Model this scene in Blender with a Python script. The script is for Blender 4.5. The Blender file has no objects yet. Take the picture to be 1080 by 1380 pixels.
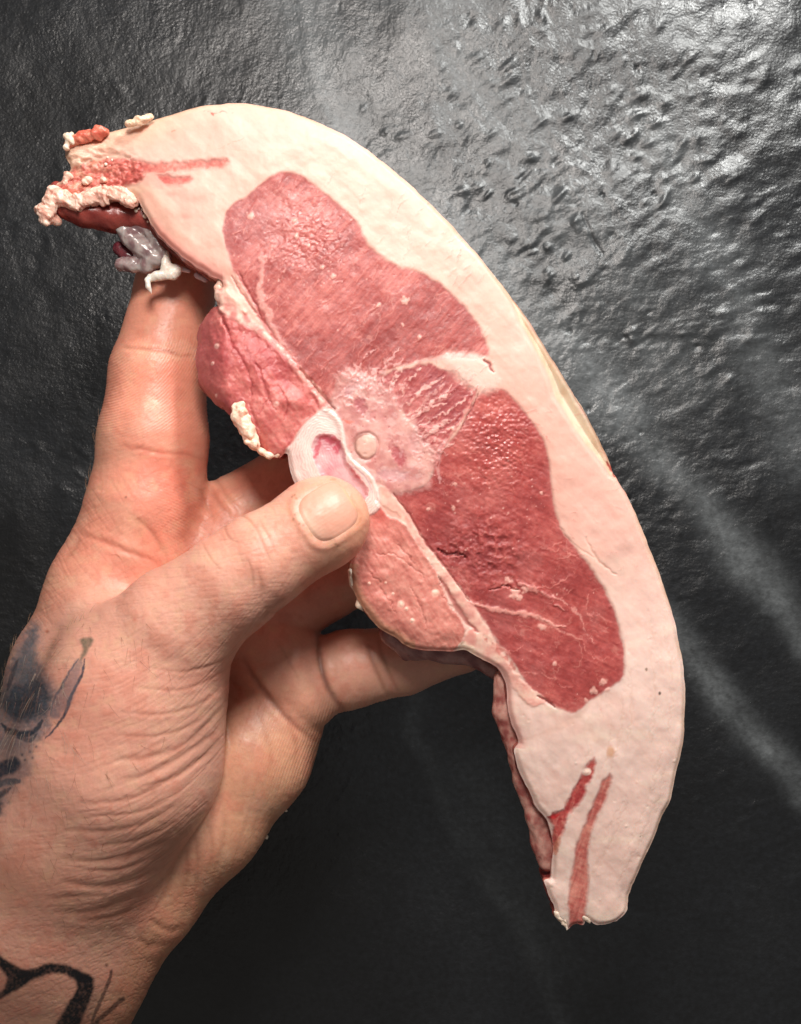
import bpy, math, random
import numpy as np
from mathutils import Vector
random.seed(7); rng = np.random.default_rng(7)

# ------------------------------------------------------------------ camera, light, exposure
S = 0.0002            # metres per design pixel (at the cut face of the chop, z = 0)
DIST = 1500.0         # camera distance in the same unit
scn = bpy.context.scene
COL = scn.collection
cam_d = bpy.data.cameras.new("camera"); cam = bpy.data.objects.new("camera", cam_d); COL.objects.link(cam)
cam.location = (0, 0, DIST*S)
cam_d.sensor_fit = 'VERTICAL'; cam_d.angle = 2*math.atan(690/DIST)
cam_d.clip_start = 0.01; cam_d.clip_end = 20
cam_d.dof.use_dof = True; cam_d.dof.focus_distance = DIST*S; cam_d.dof.aperture_fstop = 20
scn.camera = cam
world = bpy.data.worlds.new("World"); scn.world = world; world.use_nodes = True
world.node_tree.nodes["Background"].inputs[0].default_value = (1.0, 0.93, 0.86, 1)
world.node_tree.nodes["Background"].inputs[1].default_value = 0.16
scn.view_settings.view_transform = 'Standard'; scn.view_settings.look = 'None'
scn.view_settings.exposure = 0.0; scn.view_settings.gamma = 1.0
scn.cycles.use_denoising = True
scn.cycles.max_bounces = 6

def lamp(name, px, py, z, tx, ty, tz, size, power, color):
    l = bpy.data.lights.new(name, 'AREA'); l.shape = 'DISK'; l.size = size*S; l.energy = power; l.color = color
    o = bpy.data.objects.new(name, l); COL.objects.link(o)
    o.location = ((px-540)*S, (690-py)*S, z*S)
    t = Vector(((tx-540)*S, (690-ty)*S, tz*S)) - o.location
    o.rotation_euler = t.to_track_quat('-Z', 'Y').to_euler()
    return o
lamp("key_lamp", 470, -470, 1540, 480, 560, 0, 560, 1.50, (1.0, 0.925, 0.865))
lamp("side_lamp", 1600, -1450, 1150, 820, 120, -560, 420, 2.8, (0.98, 0.98, 0.95))

# ------------------------------------------------------------------ numpy helpers
def lin(c):
    c = np.asarray(c, dtype=np.float64)/255.0
    return np.where(c <= 0.04045, c/12.92, ((c+0.055)/1.055)**2.4)
def sstep(a, b, x):
    t = np.clip((x-a)/(b-a), 0, 1); return t*t*(3-2*t)
def _h(ix, iy, iz, seed):
    h = (ix.astype(np.uint32)*np.uint32(374761393) + iy.astype(np.uint32)*np.uint32(668265263)
         + iz.astype(np.uint32)*np.uint32(2147483647) + np.uint32((seed*1274126177) & 0xffffffff))
    h = (h ^ (h >> np.uint32(13)))*np.uint32(1274126177)
    h = (h ^ (h >> np.uint32(16)))*np.uint32(2246822519)
    h = h ^ (h >> np.uint32(15))
    return (h & np.uint32(0xffffff)).astype(np.float32)/float(0xffffff)
def vn2(x, y, seed=0):
    x = np.asarray(x, dtype=np.float64); y = np.asarray(y, dtype=np.float64)
    x0 = np.floor(x); y0 = np.floor(y); fx = x-x0; fy = y-y0
    ix = (x0+50000).astype(np.int64); iy = (y0+50000).astype(np.int64); z = np.zeros(1, dtype=np.int64)
    u = fx*fx*fx*(fx*(fx*6-15)+10); v = fy*fy*fy*(fy*(fy*6-15)+10)
    a = _h(ix, iy, z, seed); b = _h(ix+1, iy, z, seed); c = _h(ix, iy+1, z, seed); d = _h(ix+1, iy+1, z, seed)
    return ((a+(b-a)*u)*(1-v) + (c+(d-c)*u)*v)*2-1
def fbm(x, y, o=4, seed=0, gain=0.5):
    r = 0; a = 1.0; t = 0
    for i in range(o):
        r = r + a*vn2(x*(2**i)+17.3*i, y*(2**i)-9.1*i, seed+i*13); t += a; a *= gain
    return r/t*1.5
def spline(pts, step=2.0, closed=True):
    p = np.array(pts, dtype=np.float64); n = len(p); out = []
    rngn = n if closed else n-1
    for i in range(rngn):
        if closed: a, b, c, d = p[i-1], p[i], p[(i+1) % n], p[(i+2) % n]
        else: a, b, c, d = p[max(i-1, 0)], p[i], p[i+1], p[min(i+2, n-1)]
        k = max(1, int(np.linalg.norm(c-b)/step))
        t = (np.arange(k)/k)[:, None]
        out.append(0.5*((2*b)+(-a+c)*t+(2*a-5*b+4*c-d)*t*t+(-a+3*b-3*c+d)*t**3))
    if not closed: out.append(p[-1:])
    return np.concatenate(out)
def segdist(X, Y, P, closed):
    Q = np.roll(P, -1, 0) if closed else P[1:]
    A = P if closed else P[:-1]
    best = np.full(X.shape, 1e18); par = np.zeros(X.shape)
    n = len(A)
    for i in range(n):
        ax, ay = A[i]; dx, dy = Q[i]-A[i]; L = dx*dx+dy*dy+1e-12
        t = np.clip(((X-ax)*dx+(Y-ay)*dy)/L, 0, 1)
        d = (X-ax-t*dx)**2+(Y-ay-t*dy)**2
        m = d < best
        best = np.where(m, d, best); par = np.where(m, (i+t)/n, par)
    return np.sqrt(best), par
def inside(X, Y, P):
    r = np.zeros(X.shape, dtype=bool); Q = np.roll(P, -1, 0)
    for (ax, ay), (bx, by) in zip(P, Q):
        if ay == by: continue
        c = ((ay > Y) != (by > Y)) & (X < (bx-ax)*(Y-ay)/(by-ay)+ax)
        r ^= c
    return r
FAR = 60.0
def polysd(X, Y, pts, step=6.0, pad=30, raw=False):
    """signed distance, negative inside; only worked out near the polygon"""
    P = np.array(pts, float) if raw else spline(pts, step)
    out = np.full(X.shape, FAR)
    x0, y0 = P.min(0)-pad; x1, y1 = P.max(0)+pad
    m = (X > x0) & (X < x1) & (Y > y0) & (Y < y1)
    if m.any():
        xs, ys = X[m], Y[m]
        d, _ = segdist(xs, ys, P, True)
        out[m] = np.where(inside(xs, ys, P), -d, d)
    return out
def linesd(X, Y, pts, step=5.0, pad=25):
    """distance to an open curve and the position along it"""
    P = spline(pts, step, False)
    d = np.full(X.shape, 1e3); t = np.zeros(X.shape)
    x0, y0 = P.min(0)-pad; x1, y1 = P.max(0)+pad
    m = (X > x0) & (X < x1) & (Y > y0) & (Y < y1)
    if m.any():
        a, b = segdist(X[m], Y[m], P, False); d[m] = a; t[m] = b
    return d, t

def mesh_from(name, verts, faces, mat, parent=None, colors=None, extra=None, smooth=True):
    me = bpy.data.meshes.new(name)
    verts = np.ascontiguousarray(verts, dtype=np.float32); faces = np.ascontiguousarray(faces, dtype=np.int32)
    nf, k = faces.shape
    me.vertices.add(len(verts)); me.vertices.foreach_set("co", verts.ravel())
    me.loops.add(nf*k); me.loops.foreach_set("vertex_index", faces.ravel())
    me.polygons.add(nf); me.polygons.foreach_set("loop_start", np.arange(0, nf*k, k, dtype=np.int32))
    me.update(calc_edges=True)
    me.polygons.foreach_set("use_smooth", np.full(nf, smooth, dtype=bool))
    if colors is not None:
        a = me.color_attributes.new("col", 'FLOAT_COLOR', 'POINT')
        c = np.ones((len(verts), 4), dtype=np.float32); c[:, :3] = colors; a.data.foreach_set("color", c.ravel())
    for k_, v_ in (extra or {}).items():
        a = me.attributes.new(k_, 'FLOAT', 'POINT'); a.data.foreach_set("value", np.ascontiguousarray(v_, dtype=np.float32))
    me.materials.append(mat); me.validate()
    o = bpy.data.objects.new(name, me); COL.objects.link(o)
    if parent is not None: o.parent = parent
    return o
def W(px, py, z):      # design units -> metres, straight
    return np.stack([(px-540)*S, (690-py)*S, z*S], -1)
def PW(px, py, z):     # point seen at photo pixel (px, py) when at depth z
    k = 1-np.asarray(z)/DIST
    return np.stack([(px-540)*k, (690-py)*k, np.asarray(z)*np.ones_like(k)], -1)

# ------------------------------------------------------------------ materials
def material(name, rough=0.4, sss=0.0, radius=(1, .35, .2), scale=0.004, coat=0.0, bumps=(), rough_attr=False,
             rough_noise=0.0, colorvar=0.0, spec=0.5, cvscale=900):
    m = bpy.data.materials.new(name); m.use_nodes = True
    nt = m.node_tree; N = nt.nodes; L = nt.links; b = N["Principled BSDF"]
    at = N.new("ShaderNodeAttribute"); at.attribute_name = "col"
    tc = N.new("ShaderNodeTexCoord")
    csock = at.outputs["Color"]
    if colorvar:
        nz = N.new("ShaderNodeTexNoise"); nz.inputs["Scale"].default_value = cvscale; nz.inputs["Detail"].default_value = 5
        L.new(tc.outputs["Object"], nz.inputs["Vector"])
        mr = N.new("ShaderNodeMapRange"); mr.inputs[1].default_value = .25; mr.inputs[2].default_value = .75
        mr.inputs[3].default_value = 1-colorvar; mr.inputs[4].default_value = 1+colorvar
        L.new(nz.outputs["Fac"], mr.inputs[0])
        mx = N.new("ShaderNodeMix"); mx.data_type = 'RGBA'; mx.blend_type = 'MULTIPLY'; mx.inputs[0].default_value = 1
        L.new(csock, mx.inputs[6]); L.new(mr.outputs[0], mx.inputs[7]); csock = mx.outputs[2]
    L.new(csock, b.inputs["Base Color"])
    b.inputs["Roughness"].default_value = rough
    b.inputs["Specular IOR Level"].default_value = spec
    b.inputs["Subsurface Weight"].default_value = sss
    b.inputs["Subsurface Radius"].default_value = radius; b.inputs["Subsurface Scale"].default_value = scale
    b.inputs["Coat Weight"].default_value = coat; b.inputs["Coat Roughness"].default_value = 0.12
    rs = None
    if rough_attr:
        ra = N.new("ShaderNodeAttribute"); ra.attribute_name = "rgh"; rs = ra.outputs["Fac"]
        if rough_noise:
            nz = N.new("ShaderNodeTexNoise"); nz.inputs["Scale"].default_value = 700; nz.inputs["Detail"].default_value = 4
            L.new(tc.outputs["Object"], nz.inputs["Vector"])
            ma = N.new("ShaderNodeMath"); ma.operation = 'MULTIPLY_ADD'; ma.inputs[1].default_value = rough_noise*2; 
            L.new(nz.outputs["Fac"], ma.inputs[0])
            mb = N.new("ShaderNodeMath"); mb.operation = 'SUBTRACT'; mb.inputs[1].default_value = rough_noise
            L.new(rs, mb.inputs[0]); L.new(mb.outputs[0], ma.inputs[2]); rs = ma.outputs[0]
        L.new(rs, b.inputs["Roughness"])
    prev = None
    for (sc, dist, kind) in bumps:
        if kind == 'noise':
            t = N.new("ShaderNodeTexNoise"); t.inputs["Detail"].default_value = 3; out = t.outputs["Fac"]
        else:
            t = N.new("ShaderNodeTexVoronoi"); t.feature = 'DISTANCE_TO_EDGE' if kind == 'cells' else 'F1'; out = t.outputs["Distance"]
        t.inputs["Scale"].default_value = sc; L.new(tc.outputs["Object"], t.inputs["Vector"])
        bp = N.new("ShaderNodeBump"); bp.inputs["Strength"].default_value = 1.0; bp.inputs["Distance"].default_value = dist
        L.new(out, bp.inputs["Height"])
        if prev: L.new(prev, bp.inputs["Normal"])
        prev = bp.outputs["Normal"]
    if prev:
        L.new(prev, b.inputs["Normal"])
        if coat: L.new(prev, b.inputs["Coat Normal"])
    return m
M_meat = material("wet_red_meat", sss=.3, radius=(1, .25, .2), scale=.0022, coat=.0, rough_attr=True, rough_noise=.14,
                  bumps=((1700, .00004, 'noise'), (560, .00008, 'noise')), colorvar=.07, cvscale=1300, spec=.45)
M_fat = material("pork_fat", sss=.35, radius=(1, .6, .45), scale=.003, rough_attr=True, rough_noise=.05,
                 bumps=((900, .00003, 'noise'), (180, .00010, 'noise')), colorvar=.03, spec=.4)
M_bone = material("sawn_bone", sss=.3, radius=(1, .6, .5), scale=.002, rough_attr=True, rough_noise=.08,
                  bumps=((1200, .00005, 'noise'),), colorvar=.06, spec=.5)
M_memb = material("wet_membrane", sss=.4, radius=(1, .6, .5), scale=.003, rough=.22, bumps=((700, .00008, 'noise'),), spec=.5)
M_memb.node_tree.nodes["Principled BSDF"].inputs["Transmission Weight"].default_value = .35
M_skin = material("skin", sss=.30, radius=(1, .35, .18), scale=.003, rough_attr=True, rough_noise=.06,
                  bumps=((2300, .000035, 'cells'), (800, .00005, 'noise')), colorvar=.05, cvscale=1500, spec=.42)
M_nail = material("nail_plate", sss=.3, radius=(1, .5, .35), scale=.002, rough=.42, coat=.0, bumps=((600, .00003, 'noise'),), spec=.5)
M_hair = material("fine_hair", rough=.5)

# ------------------------------------------------------------------ the chop: outline and heights
ARC = [(79,184),(84,174),(100,170),(122,168),(140,166),(168,160),(205,153),(257,141),(301,137),(338,138),(383,146),(420,159),(450,172),
 (480,189),(510,210),(540,235),(570,262),(600,292),(630,325),(655,353),(680,385),(703,415),(725,450),(745,482),(765,515),(785,548),
 (803,580),(818,610),(830,640),(848,672),(865,710),(880,745),(895,785),(908,825),(916,860),(922,897),(925,932),(925,967),(923,1005),
 (915,1042),(907,1083),(895,1109),(885,1135),(872,1164),(860,1193),(852,1216),(850,1234),(843,1243),(825,1252),(802,1252)]
TAIL = [(795,1247),(790,1256),(781,1254),(775,1256),(769,1262),(764,1253),(757,1249),(752,1242),(749,1231),(741,1213),(738,1196),(747,1190),
 (748,1158),(746,1132),(740,1109),(727,1094),(718,1077),(706,1050),(699,1034),(694,1013),(700,1000),(690,975),(684,950),(684,932),(681,916),(672,902)]
INNER = [(657,893),(640,884),(627,877),(612,879),(595,878),(565,876),(545,870),(532,859),(511,847),(495,828),(482,808),(473,786),(470,768),
 (474,752),(470,735),(440,700),(410,670),(398,652),(391,634),(386,611),(376,617),(362,616),(352,612),(344,596),(333,572),(318,560),(309,557),
 (291,543),(279,532),(268,520),(260,500),(258,478),(258,452),(262,436),(271,423),(281,415),(289,412),(295,411),(291,400),(292,388),(299,390),
 (298,377),(280,367),(257,352),(227,329),(206,305),(190,280),(183,266),(170,256),(140,262),(105,262),(80,258),(62,246),(68,236),(77,232),(79,222),(82,212),(76,196)]
sil = spline(ARC+TAIL+INNER, 2.0)
_t = np.roll(sil, -1, 0)-np.roll(sil, 1, 0); _n = np.stack([_t[:, 1], -_t[:, 0]], 1); _n /= np.linalg.norm(_n, axis=1)[:, None]+1e-9
_k = np.arange(len(sil))
rough_in = np.where((sil[:, 1] > 1195) | (sil[:, 0] < 300) & (sil[:, 1] > 172), 1.0, 0.35)
sil = sil + _n*((fbm(_k/9., 0*_k, 4, 3))*2.0*rough_in)[:, None]
THICK = 92.0

P_upper = [(378,232),(399,233),(417,244),(443,264),(465,281),(482,301),(493,324),(510,342),(539,359),(573,370),(602,390),(628,416),(647,442),
 (656,464),(659,478),(640,486),(600,482),(560,488),(520,500),(500,515),(480,530),(462,548),(447,546),(428,527),(406,501),(380,472),(354,435),
 (336,401),(321,376),(313,357),(306,335),(301,313),(304,290),(318,273),(339,260),(360,242)]
P_lower = [(650,527),(677,524),(693,538),(712,562),(730,589),(739,620),(743,651),(749,690),(759,717),(778,741),(798,768),(817,799),(831,830),
 (838,861),(842,892),(837,914),(820,926),(800,940),(782,956),(770,959),(748,952),(724,937),(704,912),(689,888),(669,861),(650,834),(634,814),
 (619,791),(596,760),(572,729),(549,690),(529,663),(548,662),(570,655),(582,640),(590,610),(612,590),(630,560)]
P_mid = [(497,516),(530,500),(570,492),(606,500),(628,512),(640,530),(622,565),(600,600),(584,622),(572,600),(556,575),(540,552),(520,540)]
P_vert = [(462,505),(490,508),(515,520),(540,550),(560,575),(578,610),(580,640),(566,658),(540,664),(520,662),(512,650),(500,640),(486,632),
 (470,618),(464,600),(463,580),(452,562),(444,552),(450,530)]
P_psoas = [(289,405),(264,414),(250,440),(248,468),(250,500),(260,526),(282,550),(310,574),(334,610),(352,626),(378,628),(386,610),(397,592),
 (410,573),(434,549),(418,523),(395,495),(373,468),(345,447),(318,432),(300,420)]
P_tender = [(506,677),(523,694),(545,705),(562,732),(579,757),(590,776),(604,812),(620,834),(627,857),(614,877),(595,890),(565,890),(538,884),
 (522,872),(498,856),(480,836),(464,812),(456,784),(456,755),(478,735),(490,715),(500,690)]
P_bone = [(437,551),(450,556),(459,568),(463,583),(466,603),(476,620),(488,631),(500,640),(507,652),(512,670),(508,690),(470,700),(430,690),(400,665),
 (389,640),(384,611),(396,594),(410,573)]
P_cav = [(430,584),(441,586),(452,589),(460,594),(464,605),(470,622),(480,638),(492,652),(497,668),(480,680),(450,660),(432,640),(422,620),(420,602)]
P_st1 = [(799,1021),(803,1030),(800,1045),(792,1058),(788,1075),(776,1090),(764,1104),(762,1120),(756,1140),(750,1158),(747,1140),(748,1118),(741,1106),
 (746,1098),(760,1092),(766,1078),(776,1060),(784,1045),(792,1032)]
P_st2 = [(822,1044),(825,1056),(818,1075),(808,1100),(800,1122),(795,1145),(794,1165),(796,1185),(796,1210),(792,1240),(788,1264),(772,1264),
 (770,1240),(769,1215),(774,1180),(778,1150),(784,1125),(796,1095),(806,1070),(814,1052)]
P_st3 = [(170,208),(195,213),(225,216),(260,216),(285,214),(305,215),(308,220),(300,226),(280,227),(262,225),(240,229),(215,232),(195,228),(178,228),(160,222)]
P_st4 = [(207,233),(230,235),(255,236),(258,242),(240,247),(220,246),(212,240)]
P_leftred = [(76,222),(95,214),(112,206),(135,204),(160,205),(180,212),(190,225),(186,240),(160,246),(130,250),(100,256),(70,262),(60,250),(68,236)]
P_rind = [(640,330),(663,362),(690,398),(712,432),(735,468),(758,505),(782,545),(802,580),(818,612),(829,643),(822,640),(806,618),(785,592),
 (764,560),(748,535),(738,505),(722,470),(703,436),(690,405),(668,372)]

def front_height(X, Y, dsil, full=True):
    """height of the cut face, design units; dsil = distance inward from the outline"""
    z = 5*fbm(X/260, Y/260, 2, 41)
    z = z - 4.5*(1-sstep(0, 9, dsil))**2 - 3*(1-sstep(0, 26, dsil))
    z = z + 1.2*fbm(X/45, Y/45, 3, 42)
    # rind facet on the right side rolls away
    dr = polysd(X, Y, P_rind)
    z = z - 16*sstep(6, -14, dr)
    # upper tail droops back towards its tip, lower tail too
    z = z - 34*sstep(330, 60, X)*sstep(420, 300, Y)
    z = z - 22*sstep(980, 1250, Y)
    return z

STEP = 1.15
gx = np.arange(36, 936, STEP); gy = np.arange(128, 1272, STEP)
GX, GY = np.meshgrid(gx, gy); SH = GX.shape
X = GX.ravel(); Y = GY.ravel()
sd_all = polysd(X, Y, sil[::4], raw=True, pad=8)
keep = sd_all < STEP*0.9
idx = np.full(X.shape, -1); idx[keep] = np.arange(keep.sum())
X = X[keep]; Y = Y[keep]; sdv = sd_all[keep]
# snap the outermost ring onto the outline
ring = sdv > -0.35*STEP
from mathutils.kdtree import KDTree
dense = spline(sil[::2], 0.5)
kd = KDTree(len(dense))
for i, p in enumerate(dense): kd.insert((p[0], p[1], 0), i)
kd.balance()
for i in np.nonzero(ring)[0]:
    c, _, _ = kd.find((X[i], Y[i], 0)); X[i] = c[0]; Y[i] = c[1]
sdv = np.where(ring, 0, sdv)
din = -sdv

# domain-warped copies for natural borders
wx = X + 2.2*fbm(X/9, Y/9, 3, 5); wy = Y + 2.2*fbm(X/9, Y/9, 3, 6)
sx = X + 1.7*fbm(X/11, Y/11, 4, 7); sy = Y + 1.7*fbm(X/11, Y/11, 4, 8)
d_up = polysd(sx, sy, P_upper); d_lo = polysd(sx, sy, P_lower); d_mid = polysd(wx, wy, P_mid)+3*fbm(X/12, Y/12, 3, 18); d_vert = polysd(wx+5*fbm(X/22, Y/22, 3, 9), wy+5*fbm(X/22, Y/22, 3, 10), P_vert)
d_pso = polysd(sx, sy, P_psoas); d_ten = polysd(sx, sy, P_tender); d_bone = polysd(X, Y, P_bone); d_cav = polysd(wx, wy, P_cav)
d_s1 = polysd(wx, wy, P_st1); d_s2 = polysd(sx, sy, P_st2); d_s3 = polysd(wx, wy, P_st3); d_s4 = polysd(wx, wy, P_st4)
d_lr = polysd(wx, wy, P_leftred); d_rind = polysd(X, Y, P_rind)

H = front_height(X, Y, din)
C = np.zeros((len(X), 3)); R = np.full(len(X), .42)
def paint(alpha, rgb):
    global C
    a = np.clip(alpha, 0, 1)[:, None]; rgb = lin(rgb) if np.ndim(rgb) == 1 else rgb
    C = C*(1-a) + rgb*a
def fill(d, rgb, soft=1.0): paint(sstep(soft, -soft, d), rgb)
def blend(t, a, b): return lin(a)*(1-t[:, None]) + lin(b)*t[:, None]
def vein(pts, w, rgb, alpha=1.0, h=0.0, broken=0.0, taper=True, seed=1, warp=1.5, rgh=None):
    A_ = np.array(pts, float); pad = w*3+8+warp*2
    m = np.nonzero((X > A_[:, 0].min()-pad) & (X < A_[:, 0].max()+pad) & (Y > A_[:, 1].min()-pad) & (Y < A_[:, 1].max()+pad))[0]
    if not len(m): return
    x, y = X[m], Y[m]
    d, t = linesd(x+warp*fbm(x/7, y/7, 3, seed+70), y+warp*fbm(x/7, y/7, 3, seed+71), pts, pad=w*3+8)
    ww = w*(1.0 if not taper else (0.35+0.65*np.sin(np.pi*np.clip(t, .02, .98))))
    a = sstep(ww*1.25, ww*0.35, d)*alpha
    if broken: a = a*sstep(-broken, .35, fbm(x/6, y/6, 3, seed+90)+.25)
    a = np.clip(a, 0, 1)
    C[m] = C[m]*(1-a[:, None]) + lin(rgb)*a[:, None]
    if h: H[m] += h*np.exp(-(d/(ww*1.1))**2)
    if rgh is not None: R[m] = R[m]*(1-a)+rgh*a
def dot(mx, my, r_, rgb, al=.85, h=0.0, irr=.25, ysc=1.0, seed=0):
    m = np.nonzero((np.abs(X-mx) < r_*2.2+3) & (np.abs(Y-my) < r_*2.2+3))[0]
    if not len(m): return
    d = np.hypot(X[m]-mx, (Y[m]-my)*ysc)+irr*r_*fbm(X[m]/4, Y[m]/4, 2, int(mx)+seed)
    a = (al*sstep(r_*1.25, r_*.55, d))[:, None]; C[m] = C[m]*(1-a)+lin(rgb)*a
    if h: H[m] += h*sstep(r_*1.3, 0, d)

# fat
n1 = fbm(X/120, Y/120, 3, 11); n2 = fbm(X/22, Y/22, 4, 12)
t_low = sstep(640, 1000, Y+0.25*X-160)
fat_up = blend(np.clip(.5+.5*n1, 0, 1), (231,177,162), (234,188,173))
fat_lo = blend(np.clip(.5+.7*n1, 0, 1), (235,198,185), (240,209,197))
C = fat_up*(1-t_low[:, None]) + fat_lo*t_low[:, None]  # lower fat is paler cream; extra brightness painted in to offset light falloff
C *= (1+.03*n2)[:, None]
paint(.5*sstep(330, 150, X)*sstep(60, 0, din), (222,182,146))
pinkz = sstep(60, 5, np.minimum(d_up, d_lo))*.45
paint(pinkz*(1-t_low), (228,168,150))
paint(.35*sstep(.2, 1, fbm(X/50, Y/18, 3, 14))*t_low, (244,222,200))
R[:] = .46 - .05*n1
kd_ = fbm((X*.75+Y*.66)/70, (X*-.66+Y*.75)/6, 3, 35); fatm = sstep(-1, 3, np.minimum(np.minimum(d_up, d_lo), np.minimum(d_mid, d_vert))); H += .08*kd_*fatm; paint(.16*sstep(0, .9, fbm((X+Y)/80, (Y-X)/16, 4, 39)), (246,222,206)); paint(.16*sstep(.1, .9, fbm((X+Y)/60, (Y-X)/12, 4, 40)), (222,160,142))
# the lower fat is ridged: long creases running with the arc
for k in range(16):
    o = 12+k*8+rng.uniform(-3, 3); y0 = rng.uniform(700, 1050); y1 = y0+rng.uniform(80, 220)
    A = np.array(ARC); A = A[(A[:, 1] > y0) & (A[:, 1] < y1) & (A[:, 0] > 700)]
    if len(A) > 2:
        vein([(ax-o-.03*(ay-900), ay) for ax, ay in A], 2.2, (222,184,164), .3, h=-.3, broken=.5, seed=k+200, warp=4)
H += .7*fbm(X/18, Y/34, 3, 33)*t_low + .25*fbm(X/14, Y/14, 3, 34)
# rind facet and the thin brown line of the skin edge
yel = blend(np.clip(.5+fbm(X/14, Y/30, 4, 15), 0, 1), (220,200,176), (206,178,150))
a = sstep(2.5, -4, d_rind+2*n2); C = C*(1-a[:, None])+yel*a[:, None]
on_arc = np.ones(len(X)); on_arc[(X < 760) & (Y > 640)] = 0; on_arc[(X < 500) & (Y > 260)] = 0; on_arc[(X < 78)] = 0
on_arc *= np.where(Y > 1235, 0, 1)
paint(on_arc*.55*sstep(9, 1, din+2*n2)*sstep(-.6, .3, fbm(X/60, Y/60, 2, 16)+.3), (218,178,150))
paint(on_arc*.4*sstep(2.4, .4, din+.8*n2)*sstep(-.4, .4, fbm(X/30, Y/30, 2, 17)), (168,118,84))
vein([(820,622),(826,634),(830,642)], 3, (185,70,60), .9, h=-2)
# small marks in the fat
vein([(275,147),(290,152),(300,150),(316,153)], 1.3, (206,110,98), .6, broken=.1)
vein([(284,150),(287,155)], 2.4, (196,84,72), .8)
vein([(228,174),(236,172)], 1.3, (210,130,110), .6)
vein([(300,199),(305,196),(320,191),(332,186)], .9, (214,140,120), .5, broken=.2)
vein([(250,190),(310,202),(360,206),(420,212)], .9, (226,168,148), .5, broken=.3)
vein([(790,725),(800,745),(812,760),(832,775)], 1.6, (220,176,156), .6, h=-1.2, broken=.2)
vein([(746,700),(770,730),(800,750)], 1.2, (226,186,166), .5, h=-.8)
vein([(700,1002),(706,1000)], 1, (226,190,176), .1)
vein([(806,935),(780,962),(740,985),(700,1000)], 6, (226,184,166), .3, h=-.3)
for (mx, my, r_, c_) in ((889,934,1.7,(70,52,40)),(865,1130,1.3,(90,70,55)),(871,902,1.3,(150,120,100)),(823,1013,6,(214,164,132))):
    d = np.hypot((X-mx), (Y-my)*.75); paint(.85*sstep(r_*1.3, r_*.6, d+.8*n2), c_)
for k in range(46):   # loose grain of the fat
    dot(rng.uniform(700, 915), rng.uniform(800, 1240), rng.uniform(1.4, 3.2), (240,222,200), .2, rng.uniform(-.8, 1.0))

# muscles
def fibres(ang, lx, ly, seed):
    c, s = math.cos(ang), math.sin(ang); u = X*c+Y*s; v = -X*s+Y*c
    return fbm(u/lx, v/ly, 4, seed)
f_up = fibres(-.85, 26, 3.2, 21); f_lo = fibres(.45, 24, 3.4, 22); f_mid = fibres(-.9, 40, 4.0, 23); f_pso = fibres(.95, 24, 4.5, 24); f_ten = fibres(1.0, 18, 3.0, 25)
n3 = fbm(X/4.5, Y/4.5, 3, 26); n4 = fbm(X/60, Y/60, 3, 27)
def muscle(d, fib, dark, mid, light, soft=2.6, sink=.4, rel=1.0):
    global H, R, C
    a = sstep(soft, -soft, d)
    t = np.clip(.5+.30*fib+.20*n3+.45*n4, 0, 1)
    c = np.where((t < .5)[:, None], blend(np.clip(t*2, 0, 1), dark, mid), blend(np.clip(t*2-1, 0, 1), mid, light))
    C = C*(1-a[:, None])+c*a[:, None]
    H = H + a*(.15*fib+.12*n3)*rel - sink*a
    R = R*(1-a) + (.47+.08*n3)*a
muscle(d_up, f_up, (150,66,63), (175,85,80), (199,114,106))
muscle(d_lo, f_lo, (152,61,59), (174,77,73), (195,102,94))
# grey haze of silver skin on the upper corner, darker nook at its left
hz = np.exp(-(((X-352)/44)**2+((Y-290)/34)**2)); paint(.42*hz*sstep(1, -2, d_up)*(.7+.5*f_up), (168,118,118))
paint(.5*np.exp(-(((X-318)/16)**2+((Y-325)/26)**2))*sstep(1, -2, d_up), (140,44,50))
paint(.4*np.exp(-(((X-640)/44)**2+((Y-755)/26)**2)), (142,66,66))
muscle(d_mid, f_mid, (146,58,62), (168,76,76), (198,112,108), soft=3)
# thin grey-brown line where muscle meets the cap
for d, mk in ((d_up, sstep(360, 420, X)*sstep(478, 465, Y)), (d_lo, sstep(680, 700, X)*sstep(930, 880, Y))):
    out = np.exp(-((d-1.6)/2.0)**2)
    paint(.38*out*mk, (190,140,124))
    paint(.30*np.exp(-((d+3)/3.5)**2), (184,98,94))
# fat knot between the muscles
knot = [(598,480),(622,477),(645,480),(662,490),(672,508),(668,524),(648,528),(632,518),(612,505)]
dk = polysd(wx, wy, knot); paint(sstep(9, -7, dk), (238,194,180)); H += 1.2*sstep(4, -8, dk)
vein([(560,487),(590,482),(620,480),(645,484)], 4, (226,168,158), .8, seed=2)
vein([(652,486),(660,492),(664,502)], 2.6, (150,60,60), .85, h=-3, seed=3)
# radiating streaks of the middle muscle
for (a_, b_, w_) in (((545,560),(640,505),2.2),((548,572),(600,545),1.6),((538,552),(596,508),2.6),((556,580),(648,520),1.5),((560,596),(622,560),2.0),
                    ((530,545),(566,497),1.8),((570,606),(638,562),1.4),((574,618),(612,596),2.2),((552,566),(612,520),1.4),((520,530),(545,494),1.5),((566,590),(598,575),1.3)):
    mx = (a_[0]+b_[0])/2+rng.uniform(-5, 5); my = (a_[1]+b_[1])/2+rng.uniform(-5, 5)
    vein([a_, (mx, my), b_], w_*1.25, (232,180,170), .9, h=.5, broken=.15, seed=int(a_[0]), warp=3)
vein([(644,520),(632,548),(616,575),(600,600),(588,628)], 2.2, (206,124,118), .8, h=1, seed=8)
vein([(646,528),(634,556),(620,580)], 1.0, (130,44,48), .7, h=-1.6, seed=9)
vein([(614,580),(596,600),(590,625),(594,650)], 4, (216,160,156), .55, seed=10, broken=.2)
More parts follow.
